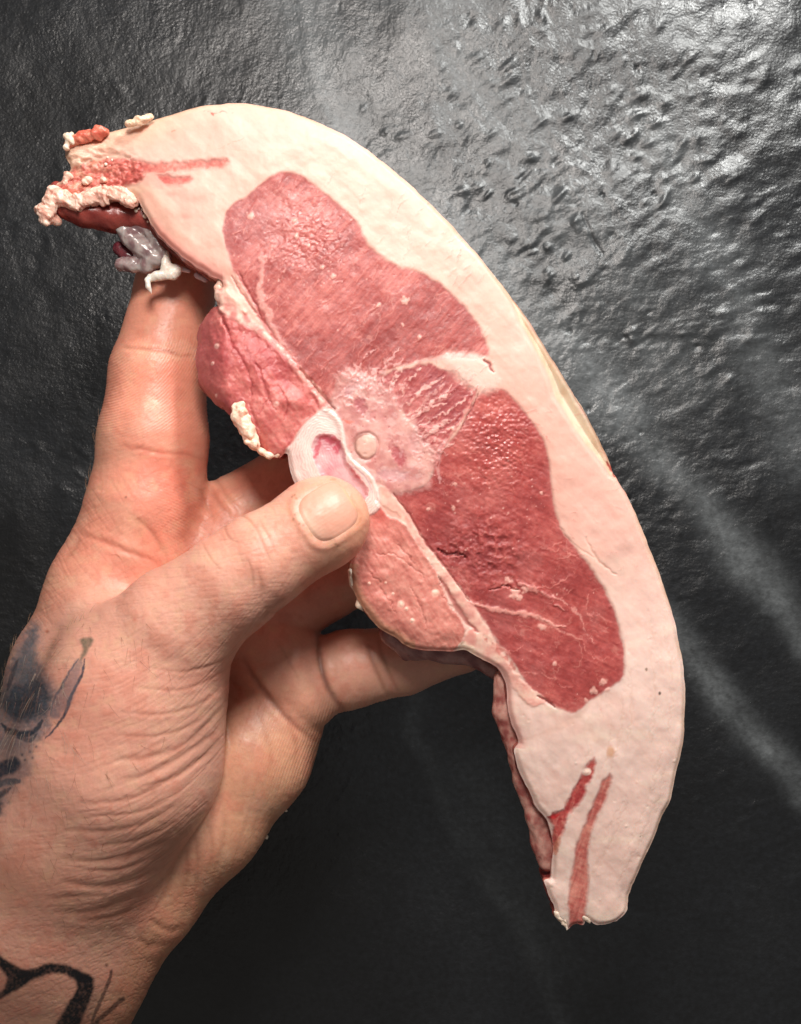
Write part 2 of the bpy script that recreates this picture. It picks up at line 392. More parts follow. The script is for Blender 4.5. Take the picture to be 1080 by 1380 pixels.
# vertebra: pale rosy bone and its soft border
t = np.clip(.5+.8*fbm(X/16, Y/16, 4, 28), 0, 1)
a = sstep(8, -6, d_vert); C = C*(1-a[:, None])+blend(t, (196,130,124), (220,166,156))*a[:, None]; R = R*(1-a)+.38*a
H += 1.5*a
paint(.5*sstep(14, -2, d_vert)*sstep(-3, 3, d_vert)*sstep(-.1, .5, fbm(X/7, Y/7, 3, 29)), (222,164,158))
for (mx, my, rx, ry, an, c_, al) in ((487,546,9,15,-.35,(176,92,98),.75),(536,612,8,19,-.5,(176,78,84),.85),(500,560,6,9,.5,(196,110,112),.5),
                                    (528,640,22,9,0,(206,158,164),.5),(478,520,22,9,-.7,(216,176,176),.6),(560,600,10,20,-.3,(214,160,156),.5)):
    u = (X-mx)*math.cos(an)+(Y-my)*math.sin(an); v = -(X-mx)*math.sin(an)+(Y-my)*math.cos(an)
    d = np.hypot(u/rx, v/ry)+.35*fbm(X/5, Y/5, 3, int(mx)); paint(al*sstep(1.25, .55, d), c_); H -= 1.5*al*sstep(1.2, .3, d)
paint(.28*sstep(0, .8, fbm(X/9, Y/9, 4, 420))*sstep(2, -6, d_vert), (186,116,118)); paint(.35*sstep(.1, .9, fbm(X/12, Y/8, 4, 421))*sstep(6, -4, d_vert), (236,204,198))
for k in range(46):     # pale fibres fanning out of the bone into the muscle
    an_ = rng.uniform(-2.5, .75); r0 = rng.uniform(44, 66); r1 = r0+rng.uniform(14, 44); c_, s_ = math.cos(an_), math.sin(an_)
    cx0, cy0 = 512, 588
    vein([(cx0+r0*c_, cy0+r0*1.15*s_), (cx0+(r0+r1)/2*c_+rng.normal(0, 3), cy0+(r0+r1)/2*1.15*s_+rng.normal(0, 3)), (cx0+r1*c_, cy0+r1*1.15*s_)], rng.uniform(1.2, 3.4), (222,166,158), rng.uniform(.3, .75), h=.4, broken=.15, seed=600+k, warp=4)
for k in range(26):
    mx, my = rng.uniform(462, 570), rng.uniform(510, 655)
    if polysd(np.array([mx]), np.array([my]), P_vert)[0] < -3: dot(mx, my, rng.uniform(2, 7), ((188,112,112), (226,186,178), (206,150,150))[k % 3], rng.uniform(.2, .5), rng.uniform(-.8, .3), .8)
for k in range(70):
    mx, my = rng.uniform(458, 575), rng.uniform(508, 655)
    if polysd(np.array([mx]), np.array([my]), P_vert)[0] < -4: dot(mx, my, rng.uniform(.6, 1.5), (176,90,92), rng.uniform(.3, .7), -.6, .5)
for pts in ([(452,540),(470,520),(495,505),(520,488),(538,470)], [(500,512),(520,498),(545,484)], [(470,516),(478,500),(490,485),(505,470)],
            [(515,510),(530,522),(526,530)], [(455,500),(470,508),(480,512)]):
    vein(pts, 3.0, (224,168,162), .75, h=.6, broken=.1, seed=int(pts[0][0]+pts[1][1]), warp=3)
vein([(404,498),(424,522),(440,540),(452,552)], 3.2, (128,70,70), .7, h=-3, seed=12)
vein([(430,530),(446,548)], 4.2, (150,100,100), .6, h=-1)

# marbling of the upper muscle
vein([(356,346),(352,375),(352,402),(362,420),(366,440),(378,462),(392,482),(405,500)], 5.5, (222,156,146), .85, h=.8, seed=14, warp=3, taper=False)
vein([(350,350),(366,345),(385,340)], 2.5, (206,130,122), .5, broken=.3, seed=15)
vein([(318,372),(328,388),(338,405),(348,424)], 2.0, (226,160,148), .8, h=.8, seed=16)
vein([(322,366),(334,392),(346,412),(352,428)], 1.2, (146,62,60), .6, h=-1.4, seed=17)
vein([(471,344),(476,360),(480,372)], 2.4, (206,132,124), .6, broken=.2, seed=18)
for k in range(150):
    x0, y0 = rng.uniform(310, 655), rng.uniform(250, 535); L = rng.uniform(6, 26); an = -.85+rng.normal(0, .28)
    vein([(x0, y0), (x0+.5*L*math.cos(an)+rng.normal(0, 1), y0+.5*L*math.sin(an)), (x0+L*math.cos(an), y0+L*math.sin(an))], rng.uniform(.6, 1.3),
         (212,134,124), rng.uniform(.25, .65)*1.0, h=.3, broken=.3, seed=300+k, warp=2)
    
# marbling of the lower muscle
vein([(634,812),(652,818),(672,822),(692,826),(712,828),(730,834),(745,842),(762,846)], 3.8, (228,158,146), .9, h=1.2, seed=31, warp=2.5)
vein([(712,828),(735,838),(760,852),(785,862)], 2.2, (222,150,138), .6, broken=.2, seed=32)
vein([(742,800),(760,810),(778,826),(790,850),(800,866)], 2.0, (222,150,140), .75, broken=.1, seed=34, warp=3)
vein([(695,785),(712,790),(730,800),(748,812),(762,822)], 3.0, (216,146,136), .7, h=1.5, broken=.2, seed=35, warp=4)
for pts in ([(735,738),(760,742),(780,752)], [(740,758),(765,750),(790,748)], [(722,795),(748,788),(768,776)], [(740,812),(765,800),(778,790)], [(795,800),(790,820),(800,838)],
            [(790,830),(808,828),(818,840)], [(660,870),(690,880),(705,872)], [(784,858),(790,880),(806,892)], [(720,742),(745,736),(756,730)], [(700,905),(735,910),(760,925)]):
    vein(pts, 1.3, (214,132,122), .7, h=.3, broken=.2, seed=int(sum(pts[0])), warp=3)
for k in range(130):
    x0, y0 = rng.uniform(560, 835), rng.uniform(540, 950); L = rng.uniform(5, 20); an = .35+rng.normal(0, .6)
    vein([(x0, y0), (x0+.5*L*math.cos(an)+rng.normal(0, 2), y0+.5*L*math.sin(an)+rng.normal(0, 2)), (x0+L*math.cos(an), y0+L*math.sin(an))], rng.uniform(.6, 1.3),
         (208,120,112), rng.uniform(.2, .55), h=.25, broken=.3, seed=500+k, warp=2)
inm = sstep(1, -2, np.minimum(np.minimum(d_up, d_lo), d_mid))
paint(sstep(0, 3.0, np.minimum(np.minimum(d_up, d_lo), np.minimum(d_mid, d_vert)))*0, (0,0,0))
# web of fine marbling that follows the fibres
for d_, an_, sd_ in ((d_up, -.85, 401), (d_lo, .35, 402), (d_mid, -.9, 403)):
    c_, s_ = math.cos(an_), math.sin(an_); xx = X+9*fbm(X/30, Y/30, 3, sd_+7); yy = Y+9*fbm(X/30, Y/30, 3, sd_+8); u_, v_ = xx*c_+yy*s_, -xx*s_+yy*c_
    w1 = fbm(u_/34, v_/13, 3, sd_); w2 = fbm(u_/15, v_/7, 3, sd_+20)
    g = np.exp(-(w1/.055)**2)*sstep(-.2, .5, fbm(X/28, Y/28, 2, sd_+30))+.5*np.exp(-(w2/.07)**2)*sstep(-.1, .6, fbm(X/20, Y/20, 2, sd_+31))
    paint(.42*g*sstep(1, -3, d_), (216,142,130)); R = R-.05*g*sstep(1, -3, d_)
    paint(.30*sstep(.1, .9, fbm(X/10, Y/10, 3, sd_+40))*sstep(1, -3, d_), (142,54,56))
    paint(.22*sstep(.2, .9, fbm(X/42, Y/42, 3, sd_+41))*sstep(1, -3, d_), (196,122,116))
# torn, bumpy patch in the lower muscle
tp = np.exp(-(((X-648)/62)**2+((Y-742)/52)**2)); rid = 1-np.abs(fbm(X/13, Y/13, 4, 36))
H += tp*2.6*(rid-.8) + tp*1.0*fbm(X/8, Y/8, 3, 37); paint(tp*.5*sstep(.9, .6, rid), (132,46,50)); R += .06*tp
shine = np.exp(-(((X-668)/48)**2+((Y-600)/66)**2)); shine2 = np.exp(-(((X-410)/50)**2+((Y-320)/44)**2))*.8
H += (.95*shine+.6*shine2)*fbm(X/4.2, Y/3.4, 2, 38)*inm; R -= (.2*shine+.15*shine2)*inm
vein([(590,742),(604,748),(618,746),(628,752)], 1.6, (110,36,40), .8, h=-4, seed=38, warp=3)
vein([(660,795),(680,790),(700,797)], 1.4, (120,40,42), .7, h=-3, seed=39, warp=3)
for (mx, my, r_) in ((546,405,6.5),(511,411,4),(450,372,4),(399,318,4),(397,297,3.5),(446,312,3),(731,845,6),(695,800,9),(708,795,6),(685,782,7),(700,806,5),(577,686,4),(611,684,4),(612,652,4),
                     (338,291,6),(566,454,3.5),(543,437,3),(730,664,3),(609,578,3),(690,900,3),(748,895,4),(416,330,3),(434,360,3),(800,930,6),(812,918,6),(818,930,5),(790,944,4)):
    dot(mx, my, r_*.85, (232,176,162), .8, .8, .45)
for k in range(220):   # tiny fat grains
    if k % 2: mx, my = rng.normal(415, 46), rng.normal(330, 50)
    else: mx, my = rng.normal(680, 70), rng.normal(680, 110)
    dot(mx, my, rng.uniform(.6, 1.7), (230,170,160), rng.uniform(.3, .8))

# membrane and fat strip that separate the small muscles from the big ones
a = sstep(2, -2, polysd(wx, wy, [(292,386),(300,384),(312,398),(326,416),(345,436),(372,460),(396,484),(420,512),(446,548),(436,556),(420,530),(396,500),(372,474),(344,450),(318,434),(300,424),(291,404)]))
C = C*(1-a[:, None])+blend(np.clip(.6+.8*fbm(X/9, Y/9, 3, 44)-.25*sstep(400, 520, Y), 0, 1), (206,128,120), (240,194,178))*a[:, None]; H += .9*a; R = R*(1-a)+.4*a
vein([(300,378),(306,392),(318,404),(330,420)], 7, (238,186,168), .8, h=2, seed=45)
vein([(312,372),(330,400),(352,430),(380,466),(408,500),(430,528)], 2.0, (190,104,98), .8, h=-1.5, seed=46)
muscle(d_pso, f_pso, (176,80,80), (197,104,99), (214,132,123), soft=3, sink=0)
H += -26*sstep(-2, 3, -d_pso)*sstep(330, 258, X)*sstep(540, 410, Y*0+Y-0)*0
H += 6*sstep(0, -40, d_pso) - 34*sstep(-2, 6, -d_pso)*sstep(310, 255, X-.0*Y)
H += -26*sstep(0, 1, -d_pso)*sstep(0, 60, (Y-505)-(X-268)*.85)*sstep(400, 330, X)
paint(.55*sstep(-1, 2, -d_pso)*sstep(0, 30, (Y-500)-(X-262)*.6)*sstep(360, 320, X), (158,74,84))
paint(.35*sstep(-1, 2, -d_pso)*sstep(320, 262, X), (190,110,112))
psm = sstep(0, 6, -d_pso); H += psm*(1.1*fbm(X/12, Y/12, 3, 47)+2.0*fbm(X/30, Y/30, 2, 48))
vein([(299,428),(303,438),(307,446)], 2.2, (140,40,44), .85, h=-4, seed=49)
for pts in ([(304,440),(312,462),(326,485),(338,510),(340,535)], [(345,490),(356,512),(362,535),(372,556)], [(336,545),(345,566),(352,585)], [(362,540),(350,560)], [(376,520),(388,545),(384,566)]):
    vein(pts, 2.0, (172,70,72), .5, h=-1.5, seed=int(sum(pts[1])), warp=2)
for (mx, my, r_) in ((292,466,4),(286,489,3),(290,532,2),(329,448,1.5),(374,545,4),(345,600,5)):
    d = np.hypot(X-mx, Y-my); paint(.8*sstep(r_*1.2, r_*.5, d+n2), (232,180,168)); H += 1.2*sstep(r_, 0, d)

# lower small muscle
muscle(d_ten, f_ten, (186,104,94), (206,126,113), (219,147,132), soft=2, sink=-2)
tm = sstep(0, 10, -d_ten); H += 3*sstep(0, 50, -d_ten) + tm*1.2*fbm(X/18, Y/18, 3, 50)
paint(.6*tm*0+.6*sstep(1, -2, d_ten)*sstep(16, 4, din)*(Y > 760)*(X < 560), (186,142,108))
paint(.5*sstep(1, -2, d_ten)*np.exp(-(((X-515)/16)**2+((Y-690)/18)**2)), (206,80,74))
for (mx, my, r_) in ((587,799,5.5),(541,814,5.5),(548,820,3),(498,786,2.5),(556,836,3),(520,785,2),(530,800,2)):
    d = np.hypot((X-mx), Y-my)+.25*r_*n2; paint(.85*sstep(r_*1.25, r_*.6, d), (244,198,178)); H += 1.5*sstep(r_, 0, d)
for pts in ([(508,745),(530,748),(555,762),(575,780)], [(552,790),(562,806),(568,824),(575,842)], [(530,730),(545,745),(560,760)], [(500,770),(520,800),(535,826)], [(590,776),(600,806),(616,832)]):
    vein(pts, 1.0, (170,84,76), .6, h=-1.2, broken=.1, seed=int(sum(pts[1])), warp=3)
strip = [(512,655),(524,662),(540,682),(556,706),(574,734),(590,752),(606,772),(624,796),(634,808),(646,828),(660,852),(676,880),(690,900),(712,925),(735,944),(716,950),(696,930),(676,900),(655,902),(634,889),(613,878),
         (622,868),(628,852),(636,846),(622,822),(606,800),(590,772),(572,745),(552,716),(536,694),(520,684),(508,672)]
ds = polysd(wx, wy, strip); a = sstep(1.8, -1.8, ds)
C = C*(1-a[:, None])+blend(np.clip(.55+.7*fbm(X/12, Y/12, 3, 51), 0, 1), (226,158,146), (244,200,182))*a[:, None]; H += .9*a; R = R*(1-a)+.36*a
vein([(594,780),(606,800),(620,824),(632,840),(645,852)], 5, (176,92,86), .8, h=-1.5, seed=52)
vein([(652,858),(668,872),(684,886),(694,902)], 6, (202,112,102), .75, h=-.5, broken=.2, seed=53)
vein([(529,664),(549,690),(572,728),(596,760),(619,791),(634,812)], 1.4, (160,72,70), .8, h=-2, seed=54, warp=1)
vein([(724,936),(736,944),(748,952)], 1.8, (150,60,60), .8, h=-3, seed=55)
tri = [(617,877),(624,866),(634,872),(644,880),(636,890)]; paint(sstep(1.5, -1.5, polysd(wx, wy, tri)), (250,212,190))

# sawn bone: white ringed crescent round a rosy hollow
a = sstep(2.2, -2.2, d_bone+1.2*n2)
rg = np.sin(d_cav*1.9+2*fbm(X/20, Y/20, 2, 56))
C = C*(1-a[:, None])+blend(np.clip(.55+.28*rg+.3*n2, 0, 1), (216,182,176), (240,216,206))*a[:, None]; H += a*(1.8+.18*rg) ; R = R*(1-a)+.3*a
a = sstep(1.5, -1.5, d_cav); C = C*(1-a[:, None])+blend(np.clip(.5+n2, 0, 1), (204,144,150), (222,176,176))*a[:, None]; H -= 4*sstep(1, -6, d_cav)
for (mx, my, rx, ry, an) in ((446,592,17,6,.35),(428,604,4,15,.15),(455,603,6,9,.3),(481,637,16,4.5,.85)):
    u = (X-mx)*math.cos(an)+(Y-my)*math.sin(an); v = -(X-mx)*math.sin(an)+(Y-my)*math.cos(an)
    d = np.hypot(u/rx, v/ry)+.45*fbm(X/4.5, Y/4.5, 3, int(mx)); paint(.75*sstep(1.3, .4, d)*sstep(3, 0, d_cav), (186,58,78))
vein([(444,556),(456,566),(462,584),(465,604),(476,622),(490,634),(502,646),(507,660)], 3.4, (240,216,206), .75, h=1.2, taper=False, warp=.3, rgh=.28)
vein([(470,626),(484,634),(496,648),(502,664)], 1.3, (196,168,176), .7, warp=.3)
vein([(462,566),(470,570),(478,568)], 2.2, (214,110,92), .8, seed=57)
# round knob beside it
d = np.hypot(X-493, (Y-601)*.88)+2.4*n2; a = sstep(15, 12.5, d); paint(a*.6, (222,184,166)); H += a*1.0*np.sqrt(np.clip(1-(d/14.5)**2, 0, 1)); paint(.5*np.exp(-(((X-496)/5)**2+((Y-592)/4)**2)), (250,232,212))
paint(.55*np.exp(-((d-15)/2.2)**2)*sstep(-6, 8, -(X-493)+.4*(601-Y)+6), (150,104,90)); H -= 1.6*np.exp(-((d-16)/2)**2)
vein([(462,640-40),(480,620),(500,632),(516,650)], 2.6, (232,188,178), .6, seed=58, warp=2)

# streaks of the tails
muscle(d_s1, n3, (166,54,56), (188,84,78), (204,114,102), soft=3); muscle(d_s2, f_lo, (176,84,78), (196,108,98), (212,138,122), soft=3.5)
fs_ = fibres(-1.25, 22, 2.6, 430); st = sstep(2, -3, np.minimum(d_s1, d_s2)); paint(.35*st*sstep(0, .8, fs_), (222,146,132)); paint(.3*st*sstep(0, .8, -fs_), (150,54,54)); H -= .8*st
fs_ = fibres(.06, 26, 2.6, 431); st = sstep(2, -3, np.minimum(d_s3, d_s4)); paint(.4*st*sstep(0, .8, fs_), (232,168,150)); paint(.3*st*sstep(0, .8, -fs_), (176,78,72)); H -= .8*st
vein([(738,1104),(748,1103),(756,1100)], 3, (196,40,44), .8, seed=59)
vein([(756,1130),(752,1146),(750,1158)], 4, (222,146,120), .6, seed=60)
d = np.hypot(X-791, (Y-1041)*1.2); paint(.95*sstep(7, 5, d+2.5*n2), (238,205,190)); H += 2*sstep(7, 0, d)
muscle(d_s3, .5*n3, (190,96,88), (208,122,110), (224,152,138), soft=5); muscle(d_s4, .5*n3, (192,86,82), (208,108,100), (220,134,122), soft=5)
vein([(178,234),(200,240),(215,250)], 9, (236,158,146), .5, seed=61)
muscle(d_lr, .6*n3, (180,84,76), (202,112,100), (224,156,138), soft=5)
H += 3.0*sstep(2, -4, d_lr)*fbm(X/10, Y/8, 3, 62)
tl = sstep(330, 120, X)*sstep(230, 180, Y)*sstep(6, -6, -d_lr*0-din+14)
H += 3.0*sstep(200, 110, X)*fbm(X/18, Y/9, 4, 63)
paint(.35*sstep(170, 100, X)*sstep(.0, .6, fbm(X/14, Y/6, 3, 64)), (214,168,134))
vein([(100,208),(120,204),(145,200),(170,206)], 4, (200,160,140), .6, h=-3, seed=65)
for (mx, my, rx, ry) in ((248,293,7,5),(262,270,14,6),(230,262,10,5)):
    paint(.28*np.exp(-(((X-mx)/rx)**2+((Y-my)/ry)**2)), (216,150,136)); H -= .8*np.exp(-(((X-mx)/rx)**2+((Y-my)/ry)**2))
# wet red margin where the upper lobe's fat ends
low = sstep(15, 4, din)*sstep(190, 215, X)*(X < 300)*(Y > 290)*(Y < 380)
paint(.75*low, (206,112,104)); paint(.35*sstep(30, 8, din)*(X > 180)*(X < 305)*(Y > 255)*(Y < 385), (236,170,156))
paint(.8*sstep(14, 3, din+3*n2)*(Y > 895)*(Y < 1010)*(X < 730), (216,160,150))

# class of every quad -> parts of the chop
inside_any = lambda d, t=0.0: d < t
cls = np.zeros(len(X), int)
for i, d in ((1, d_up), (2, d_lo), (3, d_mid)): cls[d < 0] = i
cls[a_ if False else (d_vert < 0)] = 4
cls[d_pso < 0] = 5; cls[d_ten < 0] = 6; cls[ds < 0] = 0; cls[d_bone < 0] = 7
cls[np.hypot(X-493, (Y-601)*.88) < 14.5] = 8
cls[d_s1 < 0] = 9; cls[d_s2 < 0] = 10; cls[d_s3 < 0] = 11; cls[d_s4 < 0] = 12; cls[(d_lr < 0)] = 13; cls[d_rind < 0] = 14
I = idx.reshape(SH)
q = np.stack([I[1:, :-1], I[1:, 1:], I[:-1, 1:], I[:-1, :-1]], -1).reshape(-1, 4)
ok = (q >= 0).all(1); q = q[ok]
allring = ring[q].all(1)
cx = X[q].mean(1); cy = Y[q].mean(1)
q = q[~allring | (polysd(cx, cy, sil[::2], raw=True, pad=4) < 0)]
qc = cls[q[:, 3]]
VP = W(X, Y, H)
chop = bpy.data.objects.new("pork_chop", None); COL.objects.link(chop); chop.location = (0, 0, 0)
chop["label"] = "raw curved bone-in pork chop with thick pale fat rim, pinched under the thumb"
chop["category"] = "meat"
part_names = {0: ("fat_cap", M_fat, None), 1: ("muscle", M_meat, "upper large red muscle with fine marbling"), 2: ("muscle", M_meat, "lower large red muscle with glistening torn patch"),
 3: ("muscle", M_meat, "middle muscle with radiating white streaks"), 4: ("vertebra", M_bone, "rosy cut vertebra with dark red pores"), 5: ("muscle", M_meat, "small bulging pink muscle beside the index finger"),
 6: ("muscle", M_meat, "small smooth pale pink muscle below the thumb tip"), 7: ("bone", M_bone, "white ringed bone crescent round a rosy hollow"), 8: ("cartilage_knob", M_bone, None),
 9: ("muscle_streak", M_meat, "short forked red streak in the lower tail"), 10: ("muscle_streak", M_meat, "long narrow red streak running to the tail end"),
 11: ("muscle_streak", M_meat, "long pink streak in the upper tail"), 12: ("muscle_streak", M_meat, "short pink streak in the upper tail"),
 13: ("muscle_streak", M_meat, "ragged pink meat at the upper tail end"), 14: ("rind", M_fat, "yellowish rind facet on the outer curve")}
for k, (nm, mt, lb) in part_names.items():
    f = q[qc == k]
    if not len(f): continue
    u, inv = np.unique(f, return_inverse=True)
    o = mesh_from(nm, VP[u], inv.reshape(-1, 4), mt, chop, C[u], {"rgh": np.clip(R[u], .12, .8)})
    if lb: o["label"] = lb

# side of the chop, all the way round, and its back
m = len(sil); s_in = np.roll(sil, 0)
cen_t = np.roll(sil, -2, 0)-np.roll(sil, 2, 0); nrm = np.stack([cen_t[:, 1], -cen_t[:, 0]], 1); nrm /= np.linalg.norm(nrm, axis=1)[:, None]+1e-9
area = np.sum(sil[:, 0]*np.roll(sil[:, 1], -1)-np.roll(sil[:, 0], -1)*sil[:, 1])
if area < 0: nrm = -nrm
top_h = front_height(sil[:, 0], sil[:, 1], np.zeros(m))
kd2 = KDTree(int(ring.sum())); ri = np.nonzero(ring)[0]
for j, i in enumerate(ri): kd2.insert((X[i], Y[i], 0), int(i))
kd2.balance()
near = np.array([kd2.find((p[0], p[1], 0))[1] for p in sil])
top_h = H[near]
is_rind = np.zeros(m, bool); is_rind[:] = ((sil[:, 0] > 480+0*sil[:, 1]) & (sil[:, 1] < 640)) | (sil[:, 0] > 845) | ((sil[:, 1] < 172) & (sil[:, 0] > 130))
is_rind &= sil[:, 1] < 1240
rows = [(-1.6, -1.0), (0, -.2), (.5, -4), (.9, -10), (1, -20), (.8, -34), (.2, -50), (-.5, -66), (-2, -80), (-9, -90), (-18, -93)]
ks = np.arange(m)
for nm, sel in (("rind", is_rind), ("cut_side", ~is_rind)):
    vs = []; cs = []
    for r_, (o_, z_) in enumerate(rows):
        wob = 1.0*fbm(ks/14., np.full(m, r_*.9), 3, 71)*(1 if 2 <= r_ else 0)
        if nm == "cut_side": wob = wob*2.2
        zz = np.where(z_ < -60, z_, z_) + (top_h if r_ < 3 else top_h*(1-(r_-2)/8.0))
        p = sil + nrm*(o_+wob)[:, None] if r_ > 1 else sil + nrm*o_
        vs.append(W(p[:, 0], p[:, 1], zz))
        nn = fbm(ks/8., np.full(m, r_*.8), 4, 72)
        if nm == "rind":
            c = lin((212,182,150))*(1+.12*nn[:, None])
            if r_ < 2: c = C[near]
        else:
            t = np.clip(.5+nn, 0, 1)[:, None]
            c = lin((140,52,50))*(1-t)+lin((186,108,96))*t
            pk = (((sil[:, 0] < 300) & (sil[:, 0] > 183) & (sil[:, 1] > 255) & (sil[:, 1] < 400)))[:, None]
            c = np.where(pk, lin((200,124,118))*(1-t)+lin((222,160,150))*t, c)
            if r_ < 2: c = C[near]
        cs.append(c)
    V = np.concatenate(vs); CC = np.concatenate(cs)
    F = []
    for r_ in range(len(rows)-1):
        a0 = r_*m+ks; a1 = r_*m+(ks+1) % m
        F.append(np.stack([a0, a1, a1+m, a0+m], 1)[sel])
    F = np.concatenate(F)
    if area < 0: pass
    u, inv = np.unique(F, return_inverse=True)
    mesh_from(nm, V[u], inv.reshape(-1, 4), M_fat if nm == "rind" else M_meat, chop, CC[u], {"rgh": np.full(len(u), .36)})
bx = np.arange(36, 936, 7.0); by = np.arange(128, 1272, 7.0); BX, BY = np.meshgrid(bx, by); bsh = BX.shape
BX = BX.ravel(); BY = BY.ravel(); bs = polysd(BX, BY, sil[::3], raw=True, pad=8); bk = bs < -8
bi = np.full(BX.shape, -1); bi[bk] = np.arange(bk.sum()); bi2 = bi.reshape(bsh)
bq = np.stack([bi2[:-1, :-1], bi2[:-1, 1:], bi2[1:, 1:], bi2[1:, :-1]], -1).reshape(-1, 4); bq = bq[(bq >= 0).all(1)]
mid = np.minimum(polysd(BX[bk], BY[bk], P_upper), polysd(BX[bk], BY[bk], P_lower)); tt = sstep(2, -2, mid)[:, None]
mesh_from("back_face", W(BX[bk], BY[bk], -91+fbm(BX[bk]/30, BY[bk]/30, 2, 73)), bq, M_fat, chop, lin((240,205,185))*(1-tt)+lin((165,66,66))*tt, {"rgh": np.full(int(bk.sum()), .4)})

# ------------------------------------------------------------------ sparse distance fields and surface nets
def cone(P, a, ra, b, rb, fz=1.0):
    """rounded cone between a and b; fz < 1 thickens, > 1 flattens along z"""
    ax, ay, az = a; bx_, by_, bz = b
    px, py, pz = P[0]-ax, P[1]-ay, (P[2]-az)*fz
    dx, dy, dz = bx_-ax, by_-ay, (bz-az)*fz
    L = dx*dx+dy*dy+dz*dz+1e-9
    t = np.clip((px*dx+py*dy+pz*dz)/L, 0, 1)
    # shift the foot so that the silhouette is the true tapered cone
    d = np.sqrt((px-t*dx)**2+(py-t*dy)**2+(pz-t*dz)**2)
    t2 = np.clip(t-d*(ra-rb)/L, 0, 1)
    return np.sqrt((px-t2*dx)**2+(py-t2*dy)**2+(pz-t2*dz)**2)-(ra+(rb-ra)*t2)
def ellipsoid(P, c, r, rot=0.0):
    x, y, z = P[0]-c[0], P[1]-c[1], P[2]-c[2]
    cs, sn = math.cos(rot), math.sin(rot); x, y = x*cs+y*sn, -x*sn+y*cs
    k0 = np.sqrt((x/r[0])**2+(y/r[1])**2+(z/r[2])**2); k1 = np.sqrt((x/r[0]**2)**2+(y/r[1]**2)**2+(z/r[2]**2)**2)+1e-9
    return k0*(k0-1)/k1
def smin(a, b, k):
    h = np.clip(.5+.5*(b-a)/k, 0, 1); return b+(a-b)*h-k*h*(1-h)
def nets(f, lo, hi, res, blk=4):
    lo = np.array(lo, float); n = np.ceil((np.array(hi)-lo)/(res*blk)).astype(int)
    cx_, cy_, cz_ = [lo[i]+(np.arange(n[i])+.5)*res*blk-res*.5 for i in range(3)]
    G = np.meshgrid(cx_, cy_, cz_, indexing='ij'); D0 = f(G)
    act = np.abs(D0) < res*blk*1.0
    D = np.repeat(np.repeat(np.repeat(np.sign(D0).astype(np.float32)*res*3, blk, 0), blk, 1), blk, 2)
    bi_ = np.argwhere(act); o = np.arange(blk)
    off = np.stack(np.meshgrid(o, o, o, indexing='ij'), -1).reshape(-1, 3)
    for s0 in range(0, len(bi_), 12000):
        g = (bi_[s0:s0+12000, None, :]*blk+off[None]).reshape(-1, 3)
        D[g[:, 0], g[:, 1], g[:, 2]] = f([lo[i]+g[:, i]*res for i in range(3)])
    s = D < 0
    cnt = np.zeros(tuple(np.array(D.shape)-1), np.int8)
    for c in off[:0]: pass
    cs_ = [(i, j, k) for i in (0, 1) for j in (0, 1) for k in (0, 1)]
    sh = cnt.shape
    for (i, j, k) in cs_: cnt += s[i:i+sh[0], j:j+sh[1], k:k+sh[2]]
    cells = np.argwhere((cnt > 0) & (cnt < 8)); vid = np.full(sh, -1, np.int32); vid[cells[:, 0], cells[:, 1], cells[:, 2]] = np.arange(len(cells))
    acc = np.zeros((len(cells), 3)); num = np.zeros(len(cells))
    val = {c: D[cells[:, 0]+c[0], cells[:, 1]+c[1], cells[:, 2]+c[2]].astype(np.float64) for c in cs_}
    for c in cs_:
        for ax in range(3):
            if c[ax]: continue
            e = list(c); e[ax] = 1; e = tuple(e); a, b = val[c], val[e]; mm = (a < 0) != (b < 0)
            t = np.where(mm, a/np.where(mm, a-b, 1), 0); p = np.tile(np.array(c, float), (len(cells), 1)); p[:, ax] += t
            acc[mm] += p[mm]; num[mm] += 1
    V = lo+(cells+acc/num[:, None])*res
    F = []
    for ax in range(3):
        u, v = (ax+1) % 3, (ax+2) % 3
        sl0 = [slice(1, -1)]*3; sl1 = [slice(1, -1)]*3; sl0[ax] = slice(0, -1); sl1[ax] = slice(1, None)
        A = s[tuple(sl0)]; B = s[tuple(sl1)]; E = np.argwhere(A != B)
        base = E.copy(); base[:, u] += 1; base[:, v] += 1
        flip = A[E[:, 0], E[:, 1], E[:, 2]]
        def vv(du, dv):
            c = base.copy(); c[:, u] -= du; c[:, v] -= dv; return vid[c[:, 0], c[:, 1], c[:, 2]]
        Q = np.stack([vv(1, 1), vv(0, 1), vv(0, 0), vv(1, 0)], 1)
        Q[~flip] = Q[~flip][:, ::-1]; F.append(Q)
    F = np.concatenate(F); F = F[(F >= 0).all(1)]
    return V, F
def vnormals(V, F):
    a = V[F[:, 2]]-V[F[:, 0]]; b = V[F[:, 3]]-V[F[:, 1]]; n = np.cross(a, b)
    N = np.zeros_like(V)
    for i in range(4): np.add.at(N, F[:, i], n)
    return N/(np.linalg.norm(N, axis=1)[:, None]+1e-12)
